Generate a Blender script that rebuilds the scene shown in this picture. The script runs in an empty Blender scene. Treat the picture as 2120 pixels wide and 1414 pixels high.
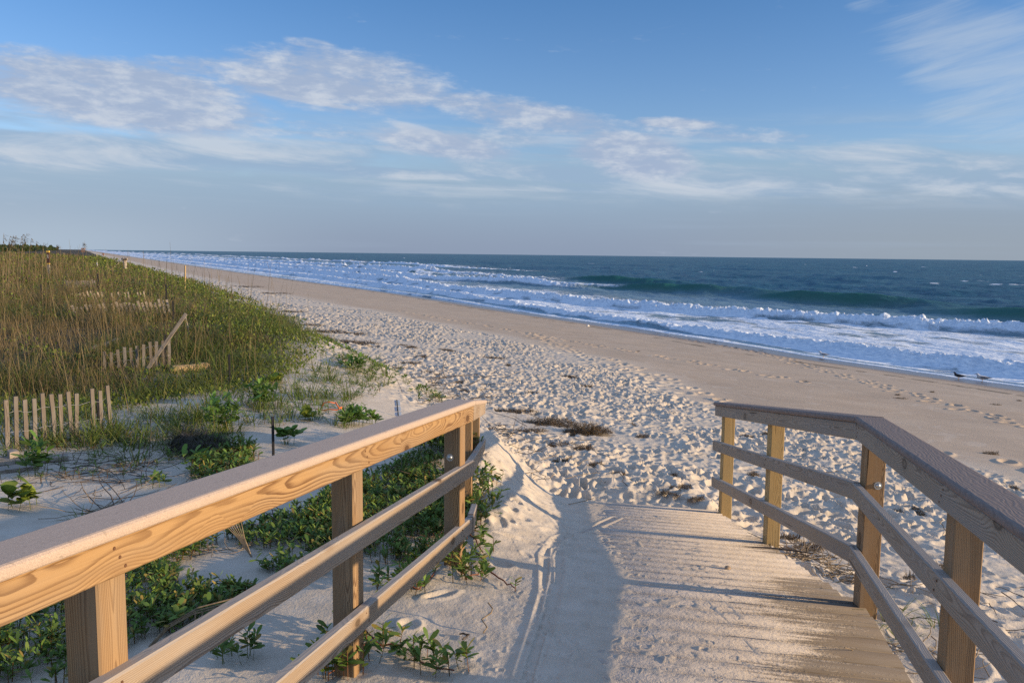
import math, random
import numpy as np
rng = np.random.default_rng(7)
# ------------------------------------------------------------------ camera model
FPX, PW, PH = 1700.0, 2120.0, 1414.0
EYE = 1.66
PITCH, ROLL = math.radians(6.03), math.radians(0.66)
cF = np.array([0, math.cos(PITCH), -math.sin(PITCH)])
_R0 = np.array([1.0, 0, 0]); _U0 = np.cross(_R0, cF)
cR = math.cos(ROLL)*_R0 + math.sin(ROLL)*_U0
cU = -math.sin(ROLL)*_R0 + math.cos(ROLL)*_U0
CAM = np.array([0, 0, EYE])
SEA = -2.84
# ------------------------------------------------------------------ noise helpers
def _h(ix, iy, s=0):
    n = (ix.astype(np.int64)*374761393 + iy.astype(np.int64)*668265263 + s*974711) & 0x7fffffff
    n = ((n ^ (n >> 13))*1274126177) & 0x7fffffff
    n = ((n ^ (n >> 16))*668265263) & 0x7fffffff
    return ((n ^ (n >> 15)) & 0xffffff)/float(0xffffff)
def vnoise(x, y, s=0):
    x = np.asarray(x, float); y = np.asarray(y, float)
    ix = np.floor(x); iy = np.floor(y); fx = x-ix; fy = y-iy
    fx = fx*fx*(3-2*fx); fy = fy*fy*(3-2*fy)
    a = _h(ix, iy, s); b = _h(ix+1, iy, s); c = _h(ix, iy+1, s); d = _h(ix+1, iy+1, s)
    return (a*(1-fx)+b*fx)*(1-fy)+(c*(1-fx)+d*fx)*fy
def fbm(x, y, o=4, s=0):
    t = 0; a = .5; n = 0
    for k in range(o):
        t = t+a*vnoise(x*2**k+17.3*k, y*2**k-9.1*k, s+k); n += a; a *= .5
    return t/n
def sm(a, b, x):
    t = np.clip((np.asarray(x, float)-a)/(b-a), 0, 1)
    return t*t*(3-2*t)
def dents(x, y, c, s, prob=1.0, ln=(.11, .17), wd=(.055, .085), dep=(.02, .05), rim=.35):
    """scattered oval hollows with pushed-up rims (footprints), c = spacing"""
    ix = np.floor(x/c); iy = np.floor(y/c)
    out = np.zeros_like(x); up = np.zeros_like(x)
    for di in (-1, 0, 1):
        for dj in (-1, 0, 1):
            jx = ix+di; jy = iy+dj
            on = _h(jx, jy, s) < prob
            cx = (jx+.1+.8*_h(jx, jy, s+1))*c; cy = (jy+.1+.8*_h(jx, jy, s+2))*c
            an = (_h(jx, jy, s+3)-.5)*2.2+.9; a = ln[0]+(ln[1]-ln[0])*_h(jx, jy, s+4); b = wd[0]+(wd[1]-wd[0])*_h(jx, jy, s+5)
            D = (dep[0]+(dep[1]-dep[0])*_h(jx, jy, s+6))*on
            dx = x-cx; dy = y-cy; ca = np.cos(an); sa = np.sin(an)
            q = np.sqrt(((dx*ca+dy*sa)/a)**2+((-dx*sa+dy*ca)/b)**2)
            out = np.minimum(out, -D*(1-sm(.62, 1.06, q))*(.8+.2*np.clip(dx/a, -1, 1)))
            up = np.maximum(up, rim*D*np.exp(-((q-1.3)/.28)**2))
    return out+up*(1-np.clip(-out/.02, 0, 1))
# ------------------------------------------------------------------ the lie of the land
KU = np.array([-400, -60, -40, -12, -6, -2, 0, 2, 3.3, 4.5, 6, 8, 12, 20, 30.7, 40, 100, 1000])
KZ = np.array([2.0, 1.3, 1.25, .85, .42, .1, .05, 0, -.15, -.46, -.63, -.82, -1.2, -1.95, -2.86, -3.7, -6, -12])
def uv(x, y): return x*.887+y*.462, -.462*x+.887*y
def xy(u, v): return u*.887-v*.462, u*.462+v*.887
VW = np.array([-50, 0, 17, 20, 25, 33, 43, 53, 66, 82, 100, 116, 160, 220, 300, 500, 2000])
UW = np.array([28, 28, 29, 28.6, 28.2, 29.9, 30.6, 30.4, 31.5, 32.6, 32.5, 32, 31, 30, 31, 30, 30])
def waterline(v): return np.interp(v, VW, UW)
VB = np.array([-50, 0, 5.6, 8.6, 11.7, 19.4, 28.2, 38.6, 59, 100, 200, 2000])
UB = np.array([9, 9, 9.6, 10.2, 9.9, 12.7, 13.4, 13.1, 11.6, 11, 10.5, 10.5])
def dryline(v): return np.interp(v, VB, UB)
# deck of the ramp: folds along a line between the two corner posts
def deck_d(x, y): return (x-1.70)*.215+(y-3.98)*.977
def deck_z(x, y):
    d = deck_d(x, y)
    return np.where(d < 0, -.06-.0647*d, -.06-.16*d)
def lines_x(y):
    """inner faces of the two railings"""
    l = np.where(y < 4.4, -.842+(y-1.77)*.2426, -.204-(y-4.4)*.0054)
    r = np.where(y < 3.98, 1.404+(y-2.6)*.2152, 1.701+(y-3.98)*.0168)
    return l, r
DECK_END = 2.93
TRACKS = []   # filled below: wheel-like trails on the sand
def base_z(x, y):
    u, v = uv(x, y)
    z = np.interp(u, KU, KZ)
    # smoother knots
    z = .5*z+.25*np.interp(u-.7, KU, KZ)+.25*np.interp(u+.7, KU, KZ)
    und = fbm(x*.35, y*.35, 3, 5)-.5
    ve = sm(9, 14, v)
    z = z+.32*ve*sm(5.0+.8*(fbm(v*.12, v*0, 2, 9)-.5), 3.6, u)*sm(-9, -2, u)
    z = z+und*(.16*sm(6, 3.5, u)+.05)*sm(2.5, 7, np.hypot(x-.6, y-2))
    z = z+(fbm(u*.05, v*.05, 3, 21)-.5)*1.2*sm(-5, -25, u)
    z = z+.04*(fbm(u*.3, v*.05, 2, 31)-.5)*sm(10, 14, u)
    z = z+.24*np.exp(-((x+.35)/.62)**2-((y-7.2)/1.1)**2)
    return z
def ground_z(x, y, fine=False):
    x = np.asarray(x, float); y = np.asarray(y, float)
    z = base_z(x, y); zd = deck_z(x, y); d = deck_d(x, y)
    l, r = lines_x(y)
    # right of the walk the sand meets the boards, then falls away
    zr = zd-.055-.03*sm(0, .5, x-r)-.05*sm(.4, 3, x-r)
    near = sm(DECK_END+1.6, DECK_END-.2, d)*sm(-6, -3, d)
    wr = sm(r+3.2, r+.25, x)*near
    right = x > (l+r)/2
    # sand lying on the deck
    frac = (x-l)/(r-l)
    s = (x-1.70)*.977-(y-3.98)*.215
    blanket = .009+.014*sm(.40, .2, frac)-.019*sm(.48, 1.0, frac)*sm(.9, -.5, d)-.020*sm(.84, 1.0, frac)*sm(-.3, .6, d)
    blanket = blanket+.008*(fbm(s*2.1, d*5.0, 3, 61)-.5)+.016*(fbm(s*1.6, d*22, 3, 63)-.5)
    thick = sm(.50, .34, frac+.10*(fbm(s*1.5, d*4, 3, 64)-.5)-.06*sm(1.5, 2.8, d))
    blanket = blanket*0+(.008+.014*sm(.40, .2, frac)+.008*(fbm(s*2.1, d*5.0, 3, 61)-.5))*thick-(1-thick)*(.0018+.016*sm(.72, .95, frac)+(.0016+.011*sm(.62, .9, frac))*(fbm(s*1.3, d*9, 2, 65)-.5))
    zc = np.where(d < DECK_END, zd+blanket, -.06-.16*DECK_END+.03*sm(0, .25, d-DECK_END)-.045*(d-DECK_END))
    # drift rising to the left railing
    edge = .62+.16*(fbm(y*1.3, y*0+3, 2, 71)-.5)+.12*sm(0, 1.5, d)
    wl = sm(l+edge, l-.05, x)
    zleft = np.maximum(z, np.where(d < DECK_END, zd+.01, -9))+.05*sm(0, 1.2, d)*sm(2.9, 1.2, d)
    ondeck = sm(DECK_END+2.6, DECK_END+.2, d)
    inner = zc*(1-wl)+zleft*wl
    inner = np.where(right, inner, inner)
    zin = z*(1-ondeck)+inner*ondeck
    zout_r = z*(1-wr)+zr*wr
    k = sm(r+.03, r+.14, x)
    zz = np.where(x > r, zin*(1-k)+zout_r*k, zin)
    zz = np.where(x < l, z*1.0, zz)
    kl = sm(l-.25, l, x)
    zz = np.where((x < l), z*(1-kl)+zleft*kl, zz)
    if not fine:
        return zz
    # ---------------- fine relief: footprints, ripples, tracks
    u, v = uv(x, y); R = np.hypot(x, y)
    onboards = ((x > l-.02) & (x < r+.05) & (d < DECK_END)).astype(float)
    deckflat = onboards*(1-wl)
    dl = dryline(v)+1.6*(fbm(x*.5, y*.5, 3, 81)-.5)
    tr = sm(dl+.6, dl-.8, u)*sm(3.0, 4.6, u+.5*fbm(x*.6, y*.6, 2, 82))*(1-deckflat)
    rightside = sm(r+.1, r+.7, x)*sm(9, 5, y)*(1-deckflat)*sm(2.2, 3.2, u)
    tr = np.maximum(tr, rightside*.85)
    trk = tr*(.25+1.25*sm(.28, .55, fbm(x*.55, y*.55, 3, 83)))
    far = sm(60, 25, R)
    d1 = dents(x+.12*(fbm(x*2.3, y*2.3, 2, 171)-.5), y+.12*(fbm(x*2.3, y*2.3, 2, 172)-.5), .215, 100, .92, (.075, .135), (.036, .062), (.018, .050), .5)
    d2 = dents(x+3.7, y-1.9, .21, 120, .8, (.05, .10), (.03, .055), (.010, .028), .5)
    f = trk*(d1+.8*d2)*(1+.5*sm(12, 30, R))
    f = f+trk*.05*(fbm(x*3.2, y*3.2, 4, 84)-.5)+trk*.030*(fbm(x*11, y*11, 3, 88)-.5)
    # sparse prints on the drift by the left railing and the white sand
    sl = sm(3.6, 2.6, u)*(1-deckflat)
    f = f+sl*.012*(fbm(x*2.2, y*2.2, 3, 85)-.5)*2
    drift = np.where((x > l-.1) & (x < l+1.1) & (d < 4.5), 1, 0)*(1-deckflat)
    f = f+drift*dents(x+1.3, y+.4, .27, 140, .5, (.04, .09), (.025, .045), (.010, .028), .45)+drift*.022*(fbm(x*7, y*7, 3, 141)-.5)+drift*sm(-.3, .8, d)*(dents(x-2.3, y+1.1, .24, 145, .7, (.06, .13), (.035, .065), (.020, .055), .5)+.07*(fbm(x*3, y*3, 3, 146)-.5)+.03*(fbm(x*12, y*12, 2, 147)-.5))
    # light scuffing of the sand that lies on the boards
    f = f+deckflat*sm(.98, .55, frac)*(.014*(np.abs(fbm(x*15, y*15, 3, 86)-.5)*2-.25)*sm(.35, .6, fbm(x*3, y*3, 2, 89))+.006*(fbm(x*30, y*30, 2, 90)-.5)+.45*dents(x-.7, y+.9, .10, 150, .5, (.014, .035), (.008, .016), (.006, .014), .8))
    # lone trails over the firm wet sand
    for (pa, pb, n, s) in TRAILS:
        for k in range(n):
            t = (k+.5)/n
            cx = pa[0]+(pb[0]-pa[0])*t+(.13 if k % 2 else -.13)+.25*math.sin(k*1.7+s); cy = pa[1]+(pb[1]-pa[1])*t+.25*math.cos(k*2.3+s)
            m = (np.abs(x-cx) < .5) & (np.abs(y-cy) < .5)
            if m.any():
                dx = x[m]-cx; dy = y[m]-cy; a = .9+.4*math.sin(k*3.1)
                q = np.sqrt(((dx*math.cos(a)+dy*math.sin(a))/.2)**2+((-dx*math.sin(a)+dy*math.cos(a))/.1)**2)
                f[m] += -.05*(1-sm(.5, 1.1, q))+.022*np.exp(-((q-1.3)/.3)**2)
    # twin ridged trail running down the drift
    for pts, amp in TRACKS:
        for (ax, ay), (bx, by) in zip(pts[:-1], pts[1:]):
            m = (x > min(ax, bx)-.2) & (x < max(ax, bx)+.2) & (y > min(ay, by)-.2) & (y < max(ay, by)+.2)
            if not m.any(): continue
            px = x[m]-ax; py = y[m]-ay; L2 = (bx-ax)**2+(by-ay)**2
            t = np.clip((px*(bx-ax)+py*(by-ay))/L2, 0, 1)
            q = np.hypot(px-t*(bx-ax), py-t*(by-ay))
            g = -.5*np.exp(-(q/.022)**2)+.55*np.exp(-((q-.042)/.014)**2)
            f[m] = np.where(np.abs(g)*amp > np.abs(f[m])*.6, g*amp, f[m])
    # firm sand: faint swash lines
    f = f+sm(10, 14, u)*.004*(fbm(x*1.5, y*1.5, 3, 87)-.5)
    return zz+f
TRAILS = []
def _pix(x, y): return cF+cR*(x-PW/2)/FPX-cU*(y-PH/2)/FPX
def at(px, py, lift=0.0):
    """where the line of sight through a point of the photograph meets the ground"""
    dd = _pix(px, py); t = np.concatenate([np.linspace(1.5, 30, 6000), np.linspace(30, 600, 20000)])
    X = CAM[0]+dd[0]*t; Y = CAM[1]+dd[1]*t; Z = CAM[2]+dd[2]*t
    k = int(np.argmax(Z < ground_z(X, Y)+lift))
    return np.array([X[k], Y[k], float(ground_z(X[k:k+1], Y[k:k+1])[0])])
import bpy, bmesh
from mathutils import Vector, Matrix
S = bpy.context.scene
COL = S.collection
# ------------------------------------------------------------------ object helpers
def tag(o, label=None, cat=None, group=None, kind=None):
    if label: o['label'] = label
    if cat: o['category'] = cat
    if group: o['group'] = group
    if kind: o['kind'] = kind
    return o
def empty(name, loc, label, cat, group=None):
    o = bpy.data.objects.new(name, None); COL.objects.link(o); o.location = loc; o.empty_display_size = .2
    return tag(o, label, cat, group)
def link(name, me, mat, parent=None, loc=None):
    o = bpy.data.objects.new(name, me); COL.objects.link(o)
    if mat and not me.materials: me.materials.append(mat)
    if parent: o.parent = parent
    if loc is not None: o.location = loc
    return o
def copy_tree(o, parent=None):
    c = o.copy(); COL.objects.link(c); c.parent = parent
    for ch in [k for k in COL.objects if k.parent == o]:
        copy_tree(ch, c)
    return c
def quads(name, V, Q, col=None, smooth=False, attr='col'):
    V = np.asarray(V, np.float32).reshape(-1, 3); Q = np.asarray(Q, np.int32).reshape(-1, 4)
    me = bpy.data.meshes.new(name)
    me.vertices.add(len(V)); me.vertices.foreach_set('co', V.ravel())
    me.loops.add(Q.size); me.loops.foreach_set('vertex_index', Q.ravel())
    me.polygons.add(len(Q)); me.polygons.foreach_set('loop_start', np.arange(0, Q.size, 4, dtype=np.int32))
    if smooth: me.polygons.foreach_set('use_smooth', np.ones(len(Q), bool))
    if col is not None:
        a = me.attributes.new(attr, 'FLOAT_COLOR', 'POINT')
        c = np.ones((len(V), 4), np.float32); c[:, :col.shape[1]] = col; a.data.foreach_set('color', c.ravel())
    me.update(calc_edges=True); me.validate()
    return me
def pymesh(name, V, F, smooth=False):
    me = bpy.data.meshes.new(name); me.from_pydata([tuple(v) for v in V], [], [tuple(f) for f in F]); me.update()
    if smooth: me.polygons.foreach_set('use_smooth', np.ones(len(me.polygons), bool))
    return me
def blades(base, az, th0, bend, ln, wd, prof, col, tipcol=None, nseg=3, roll=None):
    """many curved strips at once: grass blades, leaves, stalks"""
    base = np.asarray(base, float); n = len(base); m = nseg+1
    prof = np.asarray(prof, float)
    P = np.zeros((n, m, 3)); P[:, 0] = base
    step = (ln/nseg)
    for k in range(1, m):
        th = th0+bend*(k-.5)/nseg
        P[:, k, 0] = P[:, k-1, 0]+step*np.cos(th)*np.cos(az)
        P[:, k, 1] = P[:, k-1, 1]+step*np.cos(th)*np.sin(az)
        P[:, k, 2] = P[:, k-1, 2]+step*np.sin(th)
    W = np.stack([-np.sin(az), np.cos(az), np.zeros(n)], 1)
    if roll is not None:
        U = np.stack([-np.sin(th0)*np.cos(az), -np.sin(th0)*np.sin(az), np.cos(th0)], 1)
        W = W*np.cos(roll)[:, None]+U*np.sin(roll)[:, None]
    off = W[:, None, :]*(wd[:, None]*prof[None, :])[:, :, None]*.5
    V = np.stack([P-off, P+off], 2).reshape(n, m*2, 3)
    i = np.arange(nseg); q = np.stack([2*i, 2*i+1, 2*i+3, 2*i+2], 1)
    Q = (q[None]+(np.arange(n)*m*2)[:, None, None]).reshape(-1, 4)
    c = np.repeat(np.asarray(col, float)[:, None, :], m*2, 1)
    if tipcol is not None:
        t = np.repeat(np.linspace(0, 1, m), 2)[None, :, None]**1.5
        c = c*(1-t)+np.asarray(tipcol, float)[:, None, :]*t
    return V.reshape(-1, 3), Q, c.reshape(-1, 3)
class Pile:
    def __init__(s): s.V = []; s.Q = []; s.C = []; s.n = 0
    def add(s, V, Q, C):
        s.V.append(V); s.Q.append(Q+s.n); s.C.append(C); s.n += len(V)
    def mesh(s, name, smooth=False):
        return quads(name, np.concatenate(s.V), np.concatenate(s.Q), np.concatenate(s.C), smooth)
def tube(pts, rad, n=6):
    """a bent round stick as quads"""
    pts = np.asarray(pts, float); m = len(pts); rad = np.broadcast_to(rad, (m,))
    V = []
    for k in range(m):
        t = pts[min(k+1, m-1)]-pts[max(k-1, 0)]; t = t/(np.linalg.norm(t)+1e-9)
        a = np.cross(t, [0, 0, 1.0] if abs(t[2]) < .9 else [1.0, 0, 0]); a /= np.linalg.norm(a); b = np.cross(t, a)
        for j in range(n):
            w = 2*math.pi*j/n; V.append(pts[k]+rad[k]*(math.cos(w)*a+math.sin(w)*b))
    Q = []
    for k in range(m-1):
        for j in range(n): Q.append((k*n+j, k*n+(j+1) % n, (k+1)*n+(j+1) % n, (k+1)*n+j))
    for e in (0, (m-1)*n):     # end caps
        if n == 6:
            r = [e+j for j in range(6)]
            if e: Q += [(r[0], r[1], r[2], r[3]), (r[0], r[3], r[4], r[5])]
            else: Q += [(r[3], r[2], r[1], r[0]), (r[5], r[4], r[3], r[0])]
        if n == 4:
            r = [e+j for j in range(4)]; Q.append(tuple(r if e else r[::-1]))
    return np.array(V), np.array(Q)
def tubes(name, lst, n=6, cols=None):
    p = Pile()
    for i, (pts, rad) in enumerate(lst):
        V, Q = tube(pts, rad, n); c = cols[i] if cols is not None else (1, 1, 1)
        p.add(V, Q, np.tile(np.asarray(c, float), (len(V), 1)))
    return p.mesh(name, n > 4)
def prism(name, a, b, w, h, mat, parent, up=(0, 0, 1), ch=.004, voff=0.0, lat=0.0, cut=(0, 0), nx=1, warp=0.0, seed=0, rnd=False):
    """a sawn board from a to b; local x runs along the grain. w across, h up; origin on its own axis"""
    a = Vector(a); b = Vector(b); d = b-a; L = d.length; X = d.normalized()
    Y = Vector(up).cross(X).normalized(); Z = X.cross(Y)
    sec = []
    for sy, sz in ((1, 1), (-1, 1), (-1, -1), (1, -1)):
        p, q = ((w/2*sy, h/2*sz-ch*sz), (w/2*sy-ch*sy, h/2*sz))
        if rnd: arc = [(w/2*sy-ch*sy*(1-math.cos(a_)), h/2*sz-ch*sz*(1-math.sin(a_))) for a_ in (0, .52, 1.05, 1.571)]
        else: arc = [p, q]
        sec += arc if sy*sz > 0 else arc[::-1]
    V = []; F = []; k = len(sec); rr = random.Random(seed)
    for i in range(nx+1):
        t = i/nx; wy = warp*math.sin(3.1*t+seed)*(1 if nx > 1 else 0); wz = warp*.6*math.sin(4.3*t+seed*2)*(1 if nx > 1 else 0)
        for (y, z) in sec:
            xx = L*t
            if i == 0: xx += cut[0]*y
            if i == nx: xx += cut[1]*y
            V.append((xx, y+wy+lat, z+wz+voff))
    for i in range(nx):
        for j in range(k): F.append((i*k+j, i*k+(j+1) % k, (i+1)*k+(j+1) % k, (i+1)*k+j))
    F.append(tuple(range(k))[::-1]); F.append(tuple(nx*k+j for j in range(k)))
    me = pymesh(name, V, F)
    bm = bmesh.new(); bm.from_mesh(me); bmesh.ops.recalc_face_normals(bm, faces=bm.faces); bm.to_mesh(me); bm.free()
    o = link(name, me, mat, parent)
    o.rotation_euler = Matrix((X, Y, Z)).transposed().to_euler()
    o.location = a-(Vector(parent.location) if parent else Vector((0, 0, 0)))
    return o
# ------------------------------------------------------------------ shader helpers
class NT:
    def __init__(s, t): s.t = t; s.n = t.nodes; s.l = t.links
    def new(s, typ, **k):
        n = s.n.new(typ)
        for a, b in k.items(): setattr(n, a, b)
        return n
    def set(s, sock, v):
        if isinstance(v, bpy.types.NodeSocket): s.l.new(v, sock)
        else: sock.default_value = v
    def m(s, op, a, b=0.0, c=None, clamp=False):
        n = s.new('ShaderNodeMath', operation=op, use_clamp=clamp); s.set(n.inputs[0], a); s.set(n.inputs[1], b)
        if c is not None: s.set(n.inputs[2], c)
        return n.outputs[0]
    def mix(s, f, a, b, mode='MIX'):
        n = s.new('ShaderNodeMix', data_type='RGBA', blend_type=mode); s.set(n.inputs[0], f)
        s.set(n.inputs[6], a if isinstance(a, bpy.types.NodeSocket) else (*a, 1)); s.set(n.inputs[7], b if isinstance(b, bpy.types.NodeSocket) else (*b, 1))
        return n.outputs[2]
    def ramp(s, v, a, b, lo=0.0, hi=1.0, smooth=True):
        n = s.new('ShaderNodeMapRange'); n.interpolation_type = 'SMOOTHSTEP' if smooth else 'LINEAR'
        s.set(n.inputs[0], v); s.set(n.inputs[1], a); s.set(n.inputs[2], b); s.set(n.inputs[3], lo); s.set(n.inputs[4], hi)
        return n.outputs[0]
    def noise(s, vec, scale, detail=3.0, rough=.55, dist=0.0, dim='3D', w=None):
        n = s.new('ShaderNodeTexNoise', noise_dimensions=dim); s.set(n.inputs['Vector'], vec)
        n.inputs['Scale'].default_value = scale; n.inputs['Detail'].default_value = detail; n.inputs['Roughness'].default_value = rough; n.inputs['Distortion'].default_value = dist
        return n.outputs[0]
    def vec(s, x, y, z):
        n = s.new('ShaderNodeCombineXYZ'); s.set(n.inputs[0], x); s.set(n.inputs[1], y); s.set(n.inputs[2], z); return n.outputs[0]
    def sep(s, v):
        n = s.new('ShaderNodeSeparateXYZ'); s.set(n.inputs[0], v); return n.outputs
    def scale(s, v, k):
        n = s.new('ShaderNodeVectorMath', operation='MULTIPLY'); s.set(n.inputs[0], v); n.inputs[1].default_value = k; return n.outputs[0]
    def vadd(s, v, k):
        n = s.new('ShaderNodeVectorMath', operation='ADD'); s.set(n.inputs[0], v); s.set(n.inputs[1], k); return n.outputs[0]
    def bump(s, h, strength=.3, dist=.01, nrm=None):
        n = s.new('ShaderNodeBump'); n.inputs['Strength'].default_value = strength; n.inputs['Distance'].default_value = dist; s.set(n.inputs['Height'], h)
        if nrm: s.l.new(nrm, n.inputs['Normal'])
        return n.outputs[0]
def material(name):
    m = bpy.data.materials.new(name); m.use_nodes = True; t = NT(m.node_tree); b = m.node_tree.nodes['Principled BSDF']
    return m, t, b
def attr(t, name='col'):
    n = t.new('ShaderNodeAttribute'); n.attribute_name = name; return n
def wood(name, light, dark, weather=(.33, .31, .29), wamt=.3, top=.0, freq=62, knots=True, rough=.75):
    m, t, b = material(name)
    co = t.new('ShaderNodeTexCoord').outputs['Object']; oi = t.new('ShaderNodeObjectInfo').outputs['Random']
    sh = t.vadd(co, t.vec(t.m('MULTIPLY', oi, 37.0), t.m('MULTIPLY', oi, 3.1), t.m('MULTIPLY', oi, 5.7)))
    # growth rings around a wandering pith: long cathedral figures on the faces
    wob = t.noise(t.scale(sh, (.55, 1.2, 1.2)), 1.6, 2.0, .5)
    wob2 = t.noise(t.scale(sh, (1.8, 9.0, 9.0)), 1.4, 3.0, .55)
    x, y, z = t.sep(co)
    yy = t.m('ADD', y, t.m('MULTIPLY_ADD', wob, .13, t.m('MULTIPLY_ADD', oi, .07, -.14)))
    zz = t.m('ADD', z, t.m('MULTIPLY_ADD', wob2, .012, t.m('MULTIPLY_ADD', oi, .09, -.05)))
    vo = t.new('ShaderNodeTexVoronoi', voronoi_dimensions='3D'); t.set(vo.inputs['Vector'], t.scale(sh, (4.2, 1.2, 7.0))); vo.inputs['Scale'].default_value = 1.0; vo.inputs['Randomness'].default_value = 1.0
    kgate = t.m('LESS_THAN', t.sep(vo.outputs['Color'])[0], .62 if knots else -1.0)
    kd = t.m('ADD', t.m('ADD', vo.outputs['Distance'], t.m('MULTIPLY', t.m('SUBTRACT', wob2, .5), .10)), t.m('MULTIPLY', t.m('SUBTRACT', 1.0, kgate), 9.0))
    rad = t.m('ADD', t.m('MULTIPLY', t.ramp(kd, .62, .10), .016), t.m('SQRT', t.m('ADD', t.m('MULTIPLY', yy, yy), t.m('MULTIPLY', zz, zz))))
    wob3 = t.noise(t.scale(sh, (6, 60, 60)), 1.0, 2.0, .5)
    ring = t.m('FRACT', t.m('MULTIPLY_ADD', rad, freq*3.4, t.m('MULTIPLY_ADD', wob3, .55, t.m('MULTIPLY', wob2, 1.1))))
    late = t.m('MULTIPLY', t.ramp(ring, .35, .88), t.ramp(ring, 1.0, .93))
    fib = t.noise(t.scale(sh, (2.0, 160, 160)), 1.0, 3.0, .6)
    lowv = t.noise(t.scale(sh, (.8, 4, 4)), 1.5, 2.0, .5)
    g = t.m('MULTIPLY_ADD', fib, .55, t.m('MULTIPLY', late, t.ramp(lowv, .3, .7, .40, .98)), clamp=True)
    c = t.mix(g, light, dark)
    tone = t.noise(t.scale(sh, (.9, 14, 14)), 1.3, 3.0, .6)
    c = t.mix(t.m('MULTIPLY', t.ramp(tone, .42, .72), .55), c, tuple((a*.35+b_*.65) for a, b_ in zip(light, dark)))
    blotch = t.noise(t.scale(sh, (1.0, 5, 5)), 2.0, 3.0, .6)
    wet = t.m('MULTIPLY', t.ramp(blotch, .38, .68), wamt)
    c = t.mix(wet, c, t.mix(g, weather, tuple(k*.55 for k in weather)))
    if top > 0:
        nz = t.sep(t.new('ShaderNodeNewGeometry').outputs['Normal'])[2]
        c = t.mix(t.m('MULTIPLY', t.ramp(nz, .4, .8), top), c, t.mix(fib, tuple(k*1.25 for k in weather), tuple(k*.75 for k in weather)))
    if knots:
        c = t.mix(t.m('MULTIPLY', t.ramp(kd, .30, .14), .45), c, dark)
        kn = t.ramp(kd, .17, .13); c = t.mix(t.m('MULTIPLY', kn, .85), c, t.mix(t.ramp(kd, .05, .13), tuple(k*1.0 for k in dark), tuple(k*.45 for k in dark)))
    # checks: short dark splits along the grain
    ck = t.noise(t.scale(sh, (1.6, 42, 42)), 1.0, 1.0, .4)
    crack = t.ramp(ck, .74, .78); c = t.mix(t.m('MULTIPLY', crack, .75), c, tuple(k*.3 for k in dark))
    t.set(b.inputs['Base Color'], c); b.inputs['Roughness'].default_value = rough; b.inputs['Specular IOR Level'].default_value = .25
    hgt = t.m('SUBTRACT', t.m('MULTIPLY_ADD', fib, .5, t.m('MULTIPLY', late, .6)), t.m('MULTIPLY', crack, 2.0))
    t.set(b.inputs['Normal'], t.bump(hgt, .35, .002))
    return m
M = {}
M['golden'] = wood('golden_pine', (.45, .285, .130), (.150, .075, .030), wamt=.3, freq=58, weather=(.36, .29, .21))
M['post'] = wood('brown_pine', (.40, .26, .13), (.16, .088, .04), wamt=.4, freq=66, weather=(.30, .25, .19))
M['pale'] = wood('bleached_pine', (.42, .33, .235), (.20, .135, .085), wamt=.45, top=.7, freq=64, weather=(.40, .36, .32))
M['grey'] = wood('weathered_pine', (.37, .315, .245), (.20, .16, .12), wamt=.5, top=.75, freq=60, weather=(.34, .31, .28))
M['greypost'] = wood('weathered_post', (.36, .235, .12), (.16, .09, .042), wamt=.35, freq=66, weather=(.30, .25, .19))
M['newpost'] = wood('yellow_pine', (.47, .335, .15), (.29, .19, .075), wamt=.2, freq=46, weather=(.40, .33, .20))
M['deck'] = wood('deck_pine', (.20, .165, .130), (.10, .080, .060), wamt=.7, freq=48, weather=(.23, .205, .18), knots=False)
# the ramp boards: worn grey pine under a thin, streaky dusting of sand that thickens away from the right edge
def dusty_deck():
    m = M['deck']; t = NT(m.node_tree); b = t.n['Principled BSDF']
    wood_c = b.inputs['Base Color'].links[0].from_socket; old_n = b.inputs['Normal'].links[0].from_socket
    pos = t.new('ShaderNodeNewGeometry').outputs['Position']; x, y, z = t.sep(pos)
    s = t.m('SUBTRACT', t.m('MULTIPLY', t.m('SUBTRACT', x, 1.70), .977), t.m('MULTIPLY', t.m('SUBTRACT', y, 3.98), .215))
    d = t.m('ADD', t.m('MULTIPLY', t.m('SUBTRACT', x, 1.70), .215), t.m('MULTIPLY', t.m('SUBTRACT', y, 3.98), .977))
    right = t.m('MULTIPLY_ADD', d, .12, s)
    n1 = t.noise(t.vec(t.m('MULTIPLY', s, 1.4), t.m('MULTIPLY', d, 16.0), 0.0), 1.6, 4.0, .62)
    n2 = t.noise(t.vec(s, d, 3.3), 3.2, 4.0, .6); n3 = t.noise(pos, 70, 3.0, .65); n4 = t.noise(pos, 260, 2.0, .7)
    cov = t.m('ADD', t.m('MULTIPLY_ADD', n1, 1.25, t.m('MULTIPLY', n2, .8)), t.m('ADD', t.m('MULTIPLY', n3, .30), t.ramp(s, .15, -.95, -.98, .10, smooth=False)))
    # drift caught by the fold in front of the middle post
    cov = t.m('ADD', cov, t.m('MULTIPLY', t.ramp(t.m('ABSOLUTE', t.m('SUBTRACT', d, .75)), .5, .1), .45))
    f = t.ramp(cov, .42, .78)
    sand = t.mix(t.ramp(n2, .3, .7), (.435, .38, .325), (.49, .435, .38)); sand = t.mix(t.m('MULTIPLY', t.ramp(n4, .45, .75), .35), sand, (.30, .26, .21))
    t.set(b.inputs['Base Color'], t.mix(f, wood_c, sand))
    n5 = t.noise(pos, 17, 4.0, .6); lump = t.m('MULTIPLY', f, t.m('MULTIPLY_ADD', n5, 1.3, t.m('MULTIPLY_ADD', n3, .5, .35)))
    t.set(b.inputs['Normal'], t.bump(lump, .7, .014, old_n))
M['slat'] = wood('fence_slat', (.215, .185, .155), (.09, .072, .058), wamt=.8, freq=60, weather=(.25, .235, .215), knots=False)
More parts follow.
